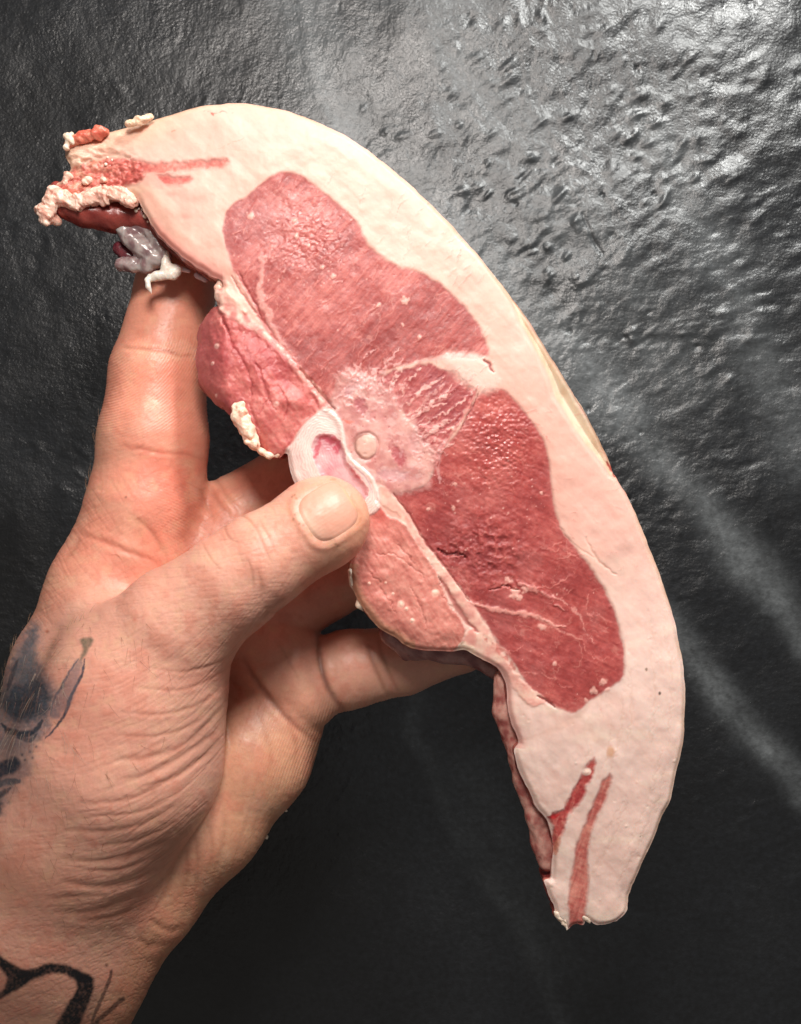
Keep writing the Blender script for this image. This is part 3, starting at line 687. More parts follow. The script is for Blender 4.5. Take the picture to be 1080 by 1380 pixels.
def subdivide(V, F):
    me = bpy.data.meshes.new("tmp"); me.from_pydata([], [], [])
    me.vertices.add(len(V)); me.vertices.foreach_set("co", V.astype(np.float32).ravel())
    me.loops.add(F.size); me.loops.foreach_set("vertex_index", F.astype(np.int32).ravel())
    me.polygons.add(len(F)); me.polygons.foreach_set("loop_start", np.arange(0, F.size, 4, dtype=np.int32)); me.update(calc_edges=True)
    o = bpy.data.objects.new("tmp", me); COL.objects.link(o)
    md = o.modifiers.new("s", 'SUBSURF'); md.levels = 1; md.render_levels = 1
    dg = bpy.context.evaluated_depsgraph_get(); ev = o.evaluated_get(dg); m2 = ev.to_mesh()
    V2 = np.empty(len(m2.vertices)*3, np.float32); m2.vertices.foreach_get("co", V2)
    F2 = np.empty(len(m2.loops), np.int32); m2.loops.foreach_get("vertex_index", F2)
    V2 = V2.reshape(-1, 3).astype(np.float64); F2 = F2.reshape(-1, 4).copy(); ev.to_mesh_clear()
    bpy.data.objects.remove(o); bpy.data.meshes.remove(me)
    return V2, F2

# ------------------------------------------------------------------ the hand
def Q(px, py, z):      # photo pixel and depth -> straight design space (y up)
    k = 1-z/DIST; return ((px-540)*k, (690-py)*k, z)
def RR(r, z): return r*(1-z/DIST)
def chain(P, pts, k, fz=1.0):
    d = None
    for a, b in zip(pts[:-1], pts[1:]):
        c = cone(P, Q(*a[:3]), RR(a[3], a[2]), Q(*b[:3]), RR(b[3], b[2]), fz)
        d = c if d is None else smin(d, c, k)
    return d
def px_of(P):
    k = 1-P[2]/DIST; return P[0]/k+540, 690-P[1]/k
def hand_sdf(P):
    index = chain(P, [(262,285,-152,44),(238,385,-150,52),(214,500,-138,63),(207,590,-132,72),(200,672,-132,77)], 14)
    radial = chain(P, [(196,690,-132,78),(150,800,-134,80),(105,905,-136,84),(70,1060,-130,100)], 30)
    middle = chain(P, [(290,745,-160,66),(325,696,-176,58),(410,640,-188,52),(520,620,-165,46),(600,640,-145,40)], 12)
    ring = chain(P, [(345,838,-158,62),(440,784,-172,50),(540,745,-168,46),(610,745,-148,38)], 12)
    lobe = chain(P, [(330,850,-150,62),(380,895,-140,62),(413,942,-134,50)], 14)
    pinky = chain(P, [(425,915,-142,52),(470,902,-146,52),(545,889,-150,46),(622,868,-142,37),(655,852,-134,30)], 10)
    palm = chain(P, [(200,760,-150,70),(150,950,-160,85),(90,1180,-150,100)], 30)
    palm = smin(palm, chain(P, [(290,780,-160,66),(230,950,-165,80),(120,1180,-150,95)], 30), 30)
    hypo = chain(P, [(372,958,-152,70),(336,1015,-146,82),(272,1098,-138,84),(190,1195,-136,82),(110,1290,-136,95)], 25)
    fore = chain(P, [(75,1245,-125,112),(40,1320,-175,138),(-22,1430,-235,152),(-140,1680,-330,165)], 40, 1.12)
    thumb = chain(P, [(450,696,36,55),(432,706,38,60),(352,757,46,63),(318,782,44,66),(246,838,26,79),(186,915,-6,107)], 16)
    thenar = chain(P, [(186,930,-12,116),(160,1022,-28,131),(112,1105,-55,124),(60,1200,-90,120)], 40)
    x, y = px_of(P)
    d = smin(palm, radial, 50); d = smin(d, index, 20); d = smin(d, ring, 14); d = smin(d, middle, 16); d = smin(d, hypo, 34)
    d = smin(d, lobe, 7); d = smin(d, pinky, 7)
    d = smin(d, fore, 55)
    tt = smin(thumb, thenar, 45)
    k = 8+60*sstep(230, 90, x)+40*sstep(1130, 1250, y)
    d = smin(d, tt, k)
    return d
lo = Q(-230, 1560, -130); 
V, F = nets(hand_sdf, (-700, -840, -360), (160, 470, 120), 3.0)
# drop what lies well outside the picture (forearm end)
V, F = subdivide(V, F)
N = vnormals(V, F)
if (N[:, 2]*(V[:, 2]+130)).mean() < 0: F = F[:, ::-1]; N = -N
hx, hy = px_of([V[:, 0], V[:, 1], V[:, 2]])
face = sstep(-.15, .35, N[:, 2])
hC = np.zeros((len(V), 3)); hR = np.full(len(V), .46); hD = np.zeros(len(V))
front = N[:, 2] > -.3
def hline(pts, w, depth_, rgb=None, al=.5, lip=0.0, warp=1.2, seed=1, zmin=-1e9, zmax=1e9, taper=True):
    """a crease in the skin: a groove, with soft lips"""
    global hD, hC
    depth = depth_*.32; lip = lip*.5; w = w*1.25; warp = warp*.5
    m = front & (V[:, 2] > zmin) & (V[:, 2] < zmax)
    P = np.array(pts, float); pad = w*4+6
    m &= (hx > P[:, 0].min()-pad) & (hx < P[:, 0].max()+pad) & (hy > P[:, 1].min()-pad) & (hy < P[:, 1].max()+pad)
    x, y = hx[m], hy[m]
    x = x+warp*fbm(x/9, y/9, 3, seed); y = y+warp*fbm(x/9, y/9, 3, seed+5)
    d, t = linesd(x, y, pts, 6, pad)
    e = (np.sin(np.pi*np.clip(t, 0, 1))**.6) if taper else 1.0
    g = np.exp(-(d/w)**2)*e
    hD[m] -= depth*g; 
    if lip: hD[m] += lip*np.exp(-((d-2.4*w)/(1.4*w))**2)*e
    if rgb is not None:
        aa = (al*g)[:, None]; hC[m] = hC[m]*(1-aa)+lin(rgb)*aa

def hpaint(a, rgb):
    global hC
    a = np.clip(a, 0, 1)[:, None]; hC = hC*(1-a)+(lin(rgb))*a
def gauss(cx_, cy_, rx, ry, rot=0.0):
    c, s = math.cos(rot), math.sin(rot); u = (hx-cx_)*c+(hy-cy_)*s; v = -(hx-cx_)*s+(hy-cy_)*c
    return np.exp(-((u/rx)**2+(v/ry)**2))
m1 = fbm(hx/70, hy/70, 3, 81); m2 = fbm(hx/16, hy/16, 4, 82); m3 = fbm(hx/5, hy/5, 3, 83)
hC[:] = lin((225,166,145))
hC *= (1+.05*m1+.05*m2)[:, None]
thumb_side = sstep(-60, -20, V[:, 2])
hpaint(.75*(1-thumb_side)*sstep(880, 780, hy), (230,150,124))
hpaint(.55*gauss(215,640,50,60)+.35*gauss(170,750,60,40)+.4*gauss(215,520,30,50), (224,118,98))
hpaint(.35*gauss(255,660,30,30), (214,112,92))
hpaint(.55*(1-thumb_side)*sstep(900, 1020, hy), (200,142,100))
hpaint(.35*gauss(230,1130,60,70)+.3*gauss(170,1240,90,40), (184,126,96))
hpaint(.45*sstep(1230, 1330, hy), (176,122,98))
hpaint(.45*(1-thumb_side)*gauss(380,930,50,60), (206,138,112))
hpaint(.55*thumb_side*gauss(110,960,70,90), (212,140,120))
hpaint(.30*thumb_side*gauss(270,790,60,30,-.6), (212,156,138))
hpaint(.3*thumb_side*gauss(490,700,24,60,.2), (218,172,116))
hpaint(.4*thumb_side*gauss(440,760,50,16,-.6), (220,150,112))
hpaint(.4*gauss(20,1190,110,50)*thumb_side, (206,136,108))
hpaint(.38*sstep(0, .8, m2+.5*m1), (204,124,102)); hpaint(.3*sstep(.1, .8, fbm(hx/34, hy/34, 3, 112)), (228,184,156)); hpaint(.22*sstep(.1, .8, fbm(hx/48, hy/48, 3, 113)), (188,132,112))
hpaint(.25*sstep(.2, .9, -m2), (232,186,150))

# fields of fine wrinkles, each with its own run of the lines
def field(mask, v, u, sv, su, amp, seed):
    global hD, hC
    n = fbm(v/sv, u/su, 3, seed, gain=.55); g = -np.abs(n)+.25
    hD += mask*amp*g
    aa = (mask*.30*sstep(-.03, .25, g))[:, None]*np.clip(amp/1.2, 0, 1)
    hC = hC*(1-aa*.0)
wr = np.zeros(len(V))
def field2(mask, v, u, sv, su, amp, seed):
    """thin grooves where the noise crosses zero"""
    global hD, wr
    n = fbm(v/sv, u/su, 2, seed); g = np.exp(-(n/.16)**2)
    hD -= mask*amp*g; wr = wr+mask*amp*g
bend = hy+.0026*np.clip(hx-95, 0, 400)**2+3*fbm(hx/50, hy/50, 2, 84)
th_m = thumb_side*sstep(850, 960, hy+.3*hx)*sstep(1290, 1220, hy)
field2(th_m*(.25+.75*sstep(60, 200, hx)), bend, hx, 8, 150, .36, 85)
field2(th_m*.6, bend+.15*hx, hx, 4.5, 60, .4, 86)
th_u = thumb_side*sstep(1000, 880, hy+.3*hx)*sstep(450, 340, hx)
field2(th_u, hy+.10*hx, hx, 5.0, 46, .3, 87)
field2(th_u*.6, hx-.5*hy, hy, 8, 40, .2, 88)
hyp = (1-thumb_side)*sstep(900, 980, hy)
field2(hyp*.8, hx*.88+hy*.25, hy, 11, 160, .35, 89)
field2(hyp*.4, hx*.9+hy*.5, hy, 4, 50, .35, 90)
wrist = sstep(1180, 1260, hy+.2*hx)
field2(wrist*.8, hy+.35*hx, hx, 5, 16, .4, 91)
field2(wrist*.6, hy-.9*hx, hx+hy, 5, 16, .4, 92)
pal = (1-thumb_side)*sstep(900, 830, hy)*sstep(610, 680, hy)*(hx < 330)
field2(pal*.6, hx*.5+hy*.9, hx, 7, 40, .5, 93); field2(pal*.6, hx*.8-hy*.6, hx, 7, 35, .5, 94)
fin = (1-thumb_side)*(hy < 640)*(hx < 300)
field2(fin*.35, hy+.25*hx, hx, 7, 60, .45, 95)
# ridges of the finger prints and palm, curved lines close together
rd = np.hypot(hx-120, hy-420)
hD += .32*np.sin(rd*1.75+.6*fbm(hx/20, hy/20, 2, 96))*fin*sstep(440, 480, hy)*sstep(620, 560, hy)
rd2 = np.hypot(hx-150, hy-880)
hD += .34*np.sin(rd2*1.6)*(1-thumb_side)*gauss(250,690,40,50)
rd3 = hx*.94+hy*.22+6*np.sin(hy/40)
hD += .26*np.sin(rd3*1.7)*hyp*sstep(330, 370, hx+.1*hy*0)*sstep(1130, 1020, hy)
hD += .12*m3 + .35*m2
hR = .42+.05*m2-.05*gauss(200,500,30,70)

DK = (150,86,62)
zb = dict(zmax=-45); zt = dict(zmin=-75)
# thumb base folds
for i, (pts, w, dp) in enumerate((
  ([(149,1024),(204,1020),(255,999),(298,956),(315,922)], 3.4, 3.6), ([(153,1052),(200,1043),(255,1012),(290,986),(311,948)], 3.2, 4.0),
  ([(102,1082),(170,1078),(221,1054),(273,1020),(302,990)], 3.0, 3.2), ([(85,1118),(145,1120),(192,1110),(238,1084)], 2.8, 2.4),
  ([(77,1156),(128,1161),(179,1152),(230,1131)], 3.0, 2.8), ([(81,1186),(128,1195),(170,1190),(213,1169)], 3.6, 4.2),
  ([(72,1230),(111,1231),(149,1222),(192,1199)], 3.6, 4.4), ([(60,1212),(100,1208),(140,1204)], 2.4, 2.2), ([(100,1242),(150,1236),(185,1222)], 3, 3.5),
  ([(200,900),(250,905),(300,890),(325,868)], 1.8, 1.3), ([(160,960),(220,962),(270,948),(312,915)], 1.9, 1.7), ([(150,990),(210,992),(262,975),(305,935)], 2.0, 1.8),
  ([(180,925),(240,930),(290,912),(322,885)], 1.8, 1.3), ([(190,1060),(235,1048),(285,1014)], 1.8, 2.0), ([(120,1100),(180,1096),(225,1078),(262,1050)], 1.8, 1.8),
  ([(120,1140),(170,1136),(215,1120),(245,1100)], 1.8, 1.6), ([(110,1172),(160,1172),(205,1155)], 1.8, 1.8))):
    hline(pts, w, dp, DK, .28, lip=dp*.25, seed=100+i, warp=1.3, **zt)
# fold that runs between thumb base and palm, and folds of the heel
for i, (pts, w, dp) in enumerate((([(262,1120),(266,1165),(262,1205)], 3, 1.6), ([(300,1080),(302,1130),(285,1190)], 3.5, 1.6), ([(235,1160),(225,1200),(200,1235)], 3, 1.8),
  ([(345,960),(365,1010),(362,1050)], 3.5, 1.2), ([(385,960),(400,1010),(395,1040)], 3, 1.0), ([(195,1235),(230,1255),(250,1245)], 3, 2.5), ([(187,1262),(200,1276),(222,1270)], 4, 3.0),
  ([(250,1135),(252,1180),(240,1220)], 3, 1.2), ([(282,1110),(286,1150),(275,1190)], 3, 1.3))):
    hline(pts, w, dp, DK, .25, lip=dp*.3, seed=140+i, zmax=-40)
# crease between little-finger base and palm, and the finger's own folds
hline([(326,884),(345,915),(370,948),(398,978),(428,1001)], 3.2, 5, (110,56,42), .6, lip=1.5, seed=160, **zb)
hline([(428,848),(430,868),(431,890),(440,922),(456,950),(468,960)], 3.2, 6, (96,46,36), .7, lip=1.5, seed=161, **zb)
hline([(372,862),(395,900),(405,925)], 2.2, 1.2, DK, .2, seed=162, **zb)
hline([(496,866),(506,900),(524,940)], 2.6, 2.6, DK, .5, lip=.8, seed=163, **zb); hline([(510,862),(522,900),(538,934)], 2.2, 1.8, DK, .4, seed=164, **zb)
# index finger creases and the web lines
hline([(160,468),(190,470),(222,473),(250,480),(265,478)], 2.0, 1.9, (170,88,66), .5, lip=.5, seed=165, **zb)
hline([(163,600),(185,604),(215,610),(250,612),(275,620)], 2.2, 1.5, (186,96,74), .4, lip=.5, seed=166, **zb)
hline([(165,596),(178,606),(196,598)], 1.6, .9, DK, .3, seed=167, **zb)
for i, pts in enumerate(([(283,628),(300,660),(325,690)], [(276,640),(292,672),(312,700)], [(268,655),(284,690),(290,704)])):
    hline(pts, 2.6, 2.0, DK, .3, lip=1.2, seed=170+i, **zb)
hline([(108,720),(135,728),(168,742),(205,755),(222,768)], 3.0, 3.2, (180,90,66), .4, lip=1.2, seed=175, **zb)
hline([(170,690),(200,712),(222,745),(228,762)], 2.8, 1.8, DK, .3, lip=.8, seed=176, **zb)
hline([(110,724),(98,744),(84,760)], 2.4, 1.2, DK, .3, seed=177, **zb)
hline([(120,790),(150,770),(185,765)], 2.4, 1.3, DK, .2, seed=178, **zb)
hline([(112,812),(140,790),(170,788),(195,790)], 2.2, 1.0, DK, .2, seed=179, **zb)
# thumb: joint wrinkles, nail bed folds
for i, (pts, w, dp) in enumerate((([(305,700),(304,716),(314,728),(330,732)], 1.5, 1.0), ([(328,692),(345,712),(356,738),(368,760)], 1.6, 1.1), ([(300,704),(318,694),(336,700),(344,712)], 1.4, .9),
  ([(350,700),(362,722),(372,745)], 1.3, .8), ([(272,730),(284,752),(300,770)], 1.3, .6), ([(355,836),(362,826),(372,826),(385,816)], 2.6, 2.6), ([(352,822),(368,818),(384,806)], 2.0, 1.2),
  ([(345,762),(352,785),(352,812)], 2.0, .9), ([(398,812),(420,795),(440,778)], 2.0, .9), ([(330,748),(340,768),(342,796)], 1.6, .6))):
    hline(pts, w, dp, DK, .3, lip=.3, seed=180+i, **zt)
hC *= (1-.16*np.clip(wr, 0, 1.2))[:, None]

# nail bed: the plate sinks in, a lip of skin stands round it
NC = (442, 690); NA = math.atan2(697-757, 448-352)      # nail centre and thumb axis
def nail_uv(x, y):
    dx, dy = x-NC[0], y-NC[1]; c, s = math.cos(NA), math.sin(NA)
    return dx*c+dy*s, -dx*s+dy*c
nu, nv = nail_uv(hx, hy)
def nail_d(u, v):       # rounded box
    ax = np.abs(u-1)-(36-17); ay = np.abs(v)-(36-17)
    return np.hypot(np.maximum(ax, 0), np.maximum(ay, 0))+np.minimum(np.maximum(ax, ay), 0)-17
nd = np.where((V[:, 2] > 20) & front, nail_d(nu, nv), 99)
prox = sstep(5, -25, nu)+.5*sstep(20, 34, np.abs(nv))
hD += -2.6*sstep(3, -5, nd) + 1.0*np.exp(-((nd-6)/5.0)**2)*np.clip(prox, 0, 1)+.3*np.exp(-((nd-6)/4)**2)
hC_n = (np.exp(-((nd-.5)/1.6)**2)*(.06+.3*sstep(-.1, .5, fbm(hx/9, hy/9, 2, 111))))[:, None]; hC = hC*(1-hC_n)+lin((150,96,58))*hC_n
hpaint(.35*np.exp(-((nd-9)/6)**2)*np.clip(prox, 0, 1), (226,156,128))
for (mx, my) in ((404,706),(398,694),(409,708),(396,700),(394,670),(398,668),(400,672),(452,733),(455,736)): hpaint(.6*gauss(mx, my, 1.6, 1.6), (120,84,50))

# moles and reddish spots
for (mx, my, r_, c_) in ((144,1301,2.4,(70,38,28)),(64,851,2.2,(170,84,50)),(170,670,1.4,(90,50,40)),(182,835,2,(200,120,100)),(90,1140,1,(120,70,50)),(10,924,3,(150,40,30))):
    hpaint(.8*gauss(mx, my, r_, r_), c_)
# tattoos: ink in the skin
INK = (46,54,64)
tn = fbm(hx/6, hy/6, 4, 97); tn2 = fbm(hx/2.5, hy/2.5, 2, 98)
def ink(a, rgb=INK): hpaint(a*(.97+.12*tn2), rgb)
def iline(pts, w, al=.8, rgb=INK, taper=True):
    m = front & (hx < 260); d = np.full(len(V), 1e3); t = np.zeros(len(V))
    x = hx[m]+0.8*fbm(hx[m]/5, hy[m]/5, 2, 99); y = hy[m]+.8*fbm(hx[m]/5, hy[m]/5, 2, 100)
    d[m], t[m] = linesd(x, y, pts, 4, 20); ww = w*(.4+.6*np.sin(np.pi*np.clip(t, .05, .95))) if taper else w
    ink(min(1, al*1.25)*sstep(ww*1.6, ww*.6, d), rgb)
def ipoly(pts, al=.85, soft=2.0, rgb=INK):
    m = front & (hx < 260); d = np.full(len(V), 99.); ws_ = .9+.35*max(0, soft-3); d[m] = polysd(hx[m]+ws_*tn[m], hy[m]+ws_*tn[m], pts, 4); ink(min(1, al*1.2)*sstep(soft, -soft, d), rgb)
ipoly([(44,838),(56,846),(52,880),(62,905),(74,925),(76,955),(66,985),(52,1000),(24,1008),(-12,1004),(-14,940),(4,905),(22,868)], .62, 11, (92,98,106))
ipoly([(-14,1010),(20,1000),(44,1008),(40,1040),(22,1062),(6,1090),(-16,1112)], .48, 11, (96,100,108))
ipoly([(4,940),(12,928),(30,918),(48,914),(62,922),(68,942),(64,962),(46,970),(30,974),(14,966),(5,955)], .75, 8, (62,70,80))
ipoly([(6,942),(20,938),(36,940),(48,946),(52,956),(40,966),(20,968),(8,960)], .5, 7, (46,54,62))
ipoly([(40,848),(50,846),(48,880),(50,905),(40,918),(24,920),(18,905),(26,880)], .6, 7, (80,86,92))
iline([(24,890),(16,912),(10,930)], 3, .5)
ipoly([(108,862),(118,858),(126,862),(120,874),(112,888),(106,890),(112,874)], .62, 2.5, (66,84,66))
iline([(106,888),(92,908),(82,928),(73,942),(68,964)], 1.5, .6, (84,84,92)); iline([(114,888),(110,910),(100,930),(94,944),(88,962),(74,982),(62,995)], 2.0, .75, (60,60,72))
ipoly([(104,890),(112,892),(104,925),(90,958),(72,968),(74,942),(90,912)], .5, 4, (98,96,104))
iline([(3,976),(12,984),(22,988),(36,990),(48,984),(56,972)], 4, .75); iline([(24,994),(40,998),(50,990)], 2.5, .6); iline([(6,984),(16,990)], 2.5, .6)
for (mx, my, r_) in ((41,1013,2.4),(30,1017,2),(49,1006,1.8),(44,1021,1.8),(34,1024,1.5)): ink(.8*gauss(mx, my, r_, r_))
ipoly([(-12,1034),(4,1026),(22,1020),(29,1030),(22,1040),(8,1046),(-12,1052)], .78, 3.5, (46,54,66))
iline([(-10,1060),(8,1054),(26,1053)], 4.5, .65, (70,78,86)); iline([(-12,1080),(2,1070),(14,1062)], 3.5, .6); ipoly([(-20,1090),(-4,1078),(4,1084),(-6,1110),(-20,1120)], .6, 4)
ipoly([(30,1000),(48,994),(58,998),(40,1010),(20,1012)], .2, 5, (130,110,104))
BLK = (22,20,24)
ipoly([(-14,1282),(0,1288),(16,1298),(30,1306),(48,1312),(36,1326),(16,1338),(0,1346),(-14,1350),(4,1334),(9,1318),(0,1304)], .92, 3, BLK)
iline([(30,1314),(45,1313),(67,1305),(89,1307),(106,1315),(116,1320)], 6.2, .95, BLK, False)
ipoly([(98,1308),(112,1311),(126,1318),(126,1336),(118,1356),(110,1376),(104,1392),(74,1392),(84,1366),(96,1346),(104,1330)], .95, 3, BLK)
iline([(150,1308),(147,1322),(140,1340),(130,1362),(120,1390)], 2.0, .55, BLK, False); iline([(166,1346),(150,1360),(132,1376),(120,1392)], 2.8, .6, BLK, False)
ipoly([(124,1340),(134,1344),(124,1368),(116,1390),(106,1390),(116,1364)], .3, 5, (90,80,70))

V2 = V+N*hD[:, None]
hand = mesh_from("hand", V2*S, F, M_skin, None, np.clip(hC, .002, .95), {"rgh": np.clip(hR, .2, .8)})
hand["label"] = "tattooed left hand pinching the chop between thumb and fingers, palm side showing"
hand["category"] = "hand"

# nail plate, a curved shell that follows the thumb
from mathutils.bvhtree import BVHTree
sel = (V2[:, 2] > -20) & (hx > 360) & (hy < 800)
fs = F[sel[F].all(1)]; u, inv = np.unique(fs, return_inverse=True)
bvh = BVHTree.FromPolygons([tuple(p) for p in V2[u]], inv.reshape(-1, 4).tolist())
nn_u, nn_v = 44, 46; gu = np.linspace(-35, 37, nn_u); gv = np.linspace(-36, 36, nn_v)
nvs = []; ncs = []
camp = Vector((0, 0, DIST))
for i, uu in enumerate(gu):
    for j, vv_ in enumerate(gv):
        # square to rounded plate
        s1, s2 = (uu-1)/36, vv_/36
        r_ = 1/max(1e-6, (abs(s1)**3.4+abs(s2)**3.4)**(1/3.4))*max(abs(s1), abs(s2)); u_, v_ = 1+s1*36*r_, s2*36*r_
        c, s = math.cos(NA), math.sin(NA); x = NC[0]+u_*c-v_*s; y = NC[1]+u_*s+v_*c
        tgt = Vector(Q(x, y, 60.0)); dr = (tgt-camp).normalized(); hit = bvh.ray_cast(camp, dr)
        p = hit[0] if hit[0] is not None else tgt
        nm_ = hit[1] if hit[0] is not None else Vector((0, 0, 1))
        if nm_.z < 0: nm_ = -nm_
        rim = max(abs(s1), abs(s2)); off = 1.9 if rim < .88 else (1.9-(rim-.88)/.12*2.6)
        p = p+nm_*off+Vector((0, 0, .25*math.sin(v_*1.3)*.3))
        nvs.append(tuple(p)); dist_edge = u_/39-.12*(v_/39)**2
        base = lin((222,162,140))
        if dist_edge > .78: k_ = min(1, (dist_edge-.78)/.1); base = base*(1-k_*.5)+lin((222,188,140))*k_*.5
        lun = math.exp(-(((u_+30)/13)**2+(v_/24)**2)); base = base*(1-.5*lun)+lin((236,204,180))*.5*lun
        if rim > .94: base = base*(1-.25)+lin((190,140,96))*.25
        ncs.append(base)
fc = [(i*nn_v+j, i*nn_v+j+1, (i+1)*nn_v+j+1, (i+1)*nn_v+j) for i in range(nn_u-1) for j in range(nn_v-1)]
nail = mesh_from("nail", np.array(nvs)*S, np.array(fc), M_nail, hand, np.array(ncs)); nail["label"] = "short clean thumbnail with yellowish edge"

# fine hairs at the back of the hand
def tubes(name, curves, rad, mat, parent, color):
    VV = []; FF = []; b = 0
    for c in curves:
        c = np.array(c); n = len(c)
        for i in range(n):
            r_ = rad*(1-.75*i/(n-1)); t = c[min(i+1, n-1)]-c[max(i-1, 0)]; t = t/(np.linalg.norm(t)+1e-9)
            a = np.cross(t, (0.3, .2, .9)); a /= np.linalg.norm(a)+1e-9; bb = np.cross(t, a)
            for k in range(3): VV.append(c[i]+r_*(a*math.cos(k*2.094)+bb*math.sin(k*2.094)))
        for i in range(n-1):
            for k in range(3): FF.append((b+i*3+k, b+i*3+(k+1) % 3, b+(i+1)*3+(k+1) % 3, b+(i+1)*3+k))
        b += n*3
    o = mesh_from(name, np.array(VV)*S, np.array(FF), mat, parent, np.tile(lin(color), (len(VV), 1))); o["kind"] = "stuff"; return o
def hairs(n, pick, lmin, lmax, ang, spread, lift):
    ids = np.nonzero(pick)[0]; out = []
    for i in rng.choice(ids, min(n, len(ids)), replace=False):
        p = V2[i].copy(); nrm_ = N[i]; a = ang+rng.normal(0, spread); d = np.array([math.cos(a), math.sin(a), 0.0]); d -= nrm_*d.dot(nrm_); d /= np.linalg.norm(d)+1e-9
        L = rng.uniform(lmin, lmax); cv = rng.normal(0, .25); sd = np.cross(nrm_, d); c = []
        for k in range(7):
            t = k/6; c.append(p+L*(d*t+sd*cv*t*t)+nrm_*(lift*L*t*(1-.4*t)+.2))
        out.append(c)
    return out
edge_ = (np.abs(N[:, 2]) < .35) & (hx < 135) & (hy > 520) & (hy < 1000) & (N[:, 0] < -.5)
hs = hairs(26, edge_ & (hy > 540) & (hy < 660), 10, 22, 2.2, .5, .5)+hairs(34, edge_ & (hy > 820) & (hx > 0), 10, 22, 2.0, .6, .5)
tubes("hair", hs, .3, M_hair, hand, (150,118,92))
hs = hairs(70, (N[:, 2] > .1) & (hx > 2) & (hx < 110) & (hy > 880) & (hy < 1070), 14, 34, -1.0, .5, .2)
tubes("hair", hs, .2, M_hair, hand, (176,156,138))
hs = hairs(150, (N[:, 2] > .2) & (V[:, 2] > -90) & (hx > 2) & (hx < 230) & (hy > 840) & (hy < 1240) & (hx+.5*hy < 720), 14, 36, -1.2, .5, .12)
tubes("hair", hs, .17, M_hair, hand, (140,92,72))

# ------------------------------------------------------------------ scraps, lumps and flaps of the chop (children of it)
def lump(name, balls, k, col_fn, mat, res=1.4, noise=.6, nscale=5., rgh=.38, parent=chop, label=None, sub=False, zs=1.0):
    """balls: (px, py, z, r) straight design space, or (a, b) pairs of such for rods"""
    pr = []
    for b in balls:
        if len(b) == 2:
            a_, c_ = b; pr.append(((a_[0]-540, 690-a_[1], a_[2]), a_[3], (c_[0]-540, 690-c_[1], c_[2]), c_[3]))
        else:
            q_ = (b[0]-540, 690-b[1], b[2]); pr.append((q_, b[3], (q_[0]+.01, q_[1], q_[2]), b[3]))
    def f(P):
        d = None
        for a_, ra, c_, rb in pr:
            e = cone(P, a_, ra, c_, rb, zs); d = e if d is None else smin(d, e, k)
        return d + noise*(.7*fbm(P[0]/nscale+P[2]/nscale*.7, P[1]/nscale-P[2]/nscale*.6, 3, 77)+.6*fbm(P[1]/nscale*.8+P[0]/nscale*.5+4, P[2]/nscale-P[0]/nscale*.4, 3, 78))
    A = np.array([p[0]+(p[1],) for p in pr]+[p[2]+(p[3],) for p in pr]); pad = 8
    lo_ = (A[:, :3]-A[:, 3:]).min(0)-pad; hi_ = (A[:, :3]+A[:, 3:]).max(0)+pad
    v, fcs = nets(f, lo_, hi_, res)
    if not len(fcs): return None
    n = vnormals(v, fcs)
    c0 = v.mean(0)
    if (n*(v-c0)).sum(1).mean() < 0: fcs = fcs[:, ::-1]
    o = mesh_from(name, v*S, fcs, mat, parent, col_fn(v[:, 0]+540, 690-v[:, 1], v[:, 2]), {"rgh": np.full(len(v), rgh)})
    if label: o["label"] = label
    return o
def duo(a, b, sc=9., seed=1):
    def g(x, y, z):
        t = np.clip(.5+.8*fbm(x/sc+z/sc, y/sc, 3, seed), 0, 1)[:, None]; return lin(a)*(1-t)+lin(b)*t
    return g
cream = duo((236,204,182), (246,222,202), 9, 201)
# dark flap under the crumbly fat of the upper tail
lump("flap", [((64,262,-48,16),(100,272,-52,20)),((100,272,-52,20),(140,276,-58,22)),((140,276,-58,22),(182,276,-56,18)),((56,250,-50,11),(64,238,-46,9)),
              ((182,276,-56,14),(214,310,-54,13)),((214,310,-54,13),(250,338,-52,12)),((250,338,-52,12),(286,362,-48,12))], 8, duo((118,46,42), (152,72,64), 14, 202), M_meat, res=1.8, noise=1.2, nscale=14, rgh=.28, label="glossy dark red flap under the crumbly fat")
# crumbly fat beads along its top edge
b = []
path = spline([(47,274),(54,284),(60,270),(60,256),(74,258),(90,266),(108,262),(126,255),(146,252),(162,258),(176,264)], 7, False)
for p, p2 in zip(path[:-1], path[1:]):
    za = -30+.05*(p[0]-50); b.append(((p[0], p[1], za, rng.uniform(5, 8.5)), (p2[0], p2[1], za, rng.uniform(5, 8.5))))
    for _ in range(5): b.append((p[0]+rng.normal(0, 5), p[1]+rng.normal(0, 4.5), za+rng.normal(0, 3), rng.uniform(2, 6)))
b += [(47,273,-36,6),(55,285,-38,7),(64,288,-40,6),(62,250,-32,7),(82,228,-32,6.5),(77,236,-32,4),(107,237,-26,5),(114,234,-26,4),(134,236,-24,4)]
lump("fat_crumbs", b, 6, duo((224,168,150), (238,204,186), 7, 214), M_fat, res=1.0, noise=2.6, nscale=6.5, label="crumbly cream fat along the ragged upper tail")
b = [(150+rng.normal(0,16), 209+rng.normal(0,4), -25, rng.uniform(1.2,2.6)) for _ in range(6)]+[(186+rng.normal(0,6), 276+rng.normal(0,7), -36, rng.uniform(1.5,3.2)) for _ in range(14)]+[(200+rng.uniform(0,60)*1, 300+0*1, -38, .9) for _ in range(0)]
lump("fat_crumbs", b, 1.2, cream, M_fat, res=.9, noise=.4, nscale=3, label="tiny loose fat grains on the upper tail")
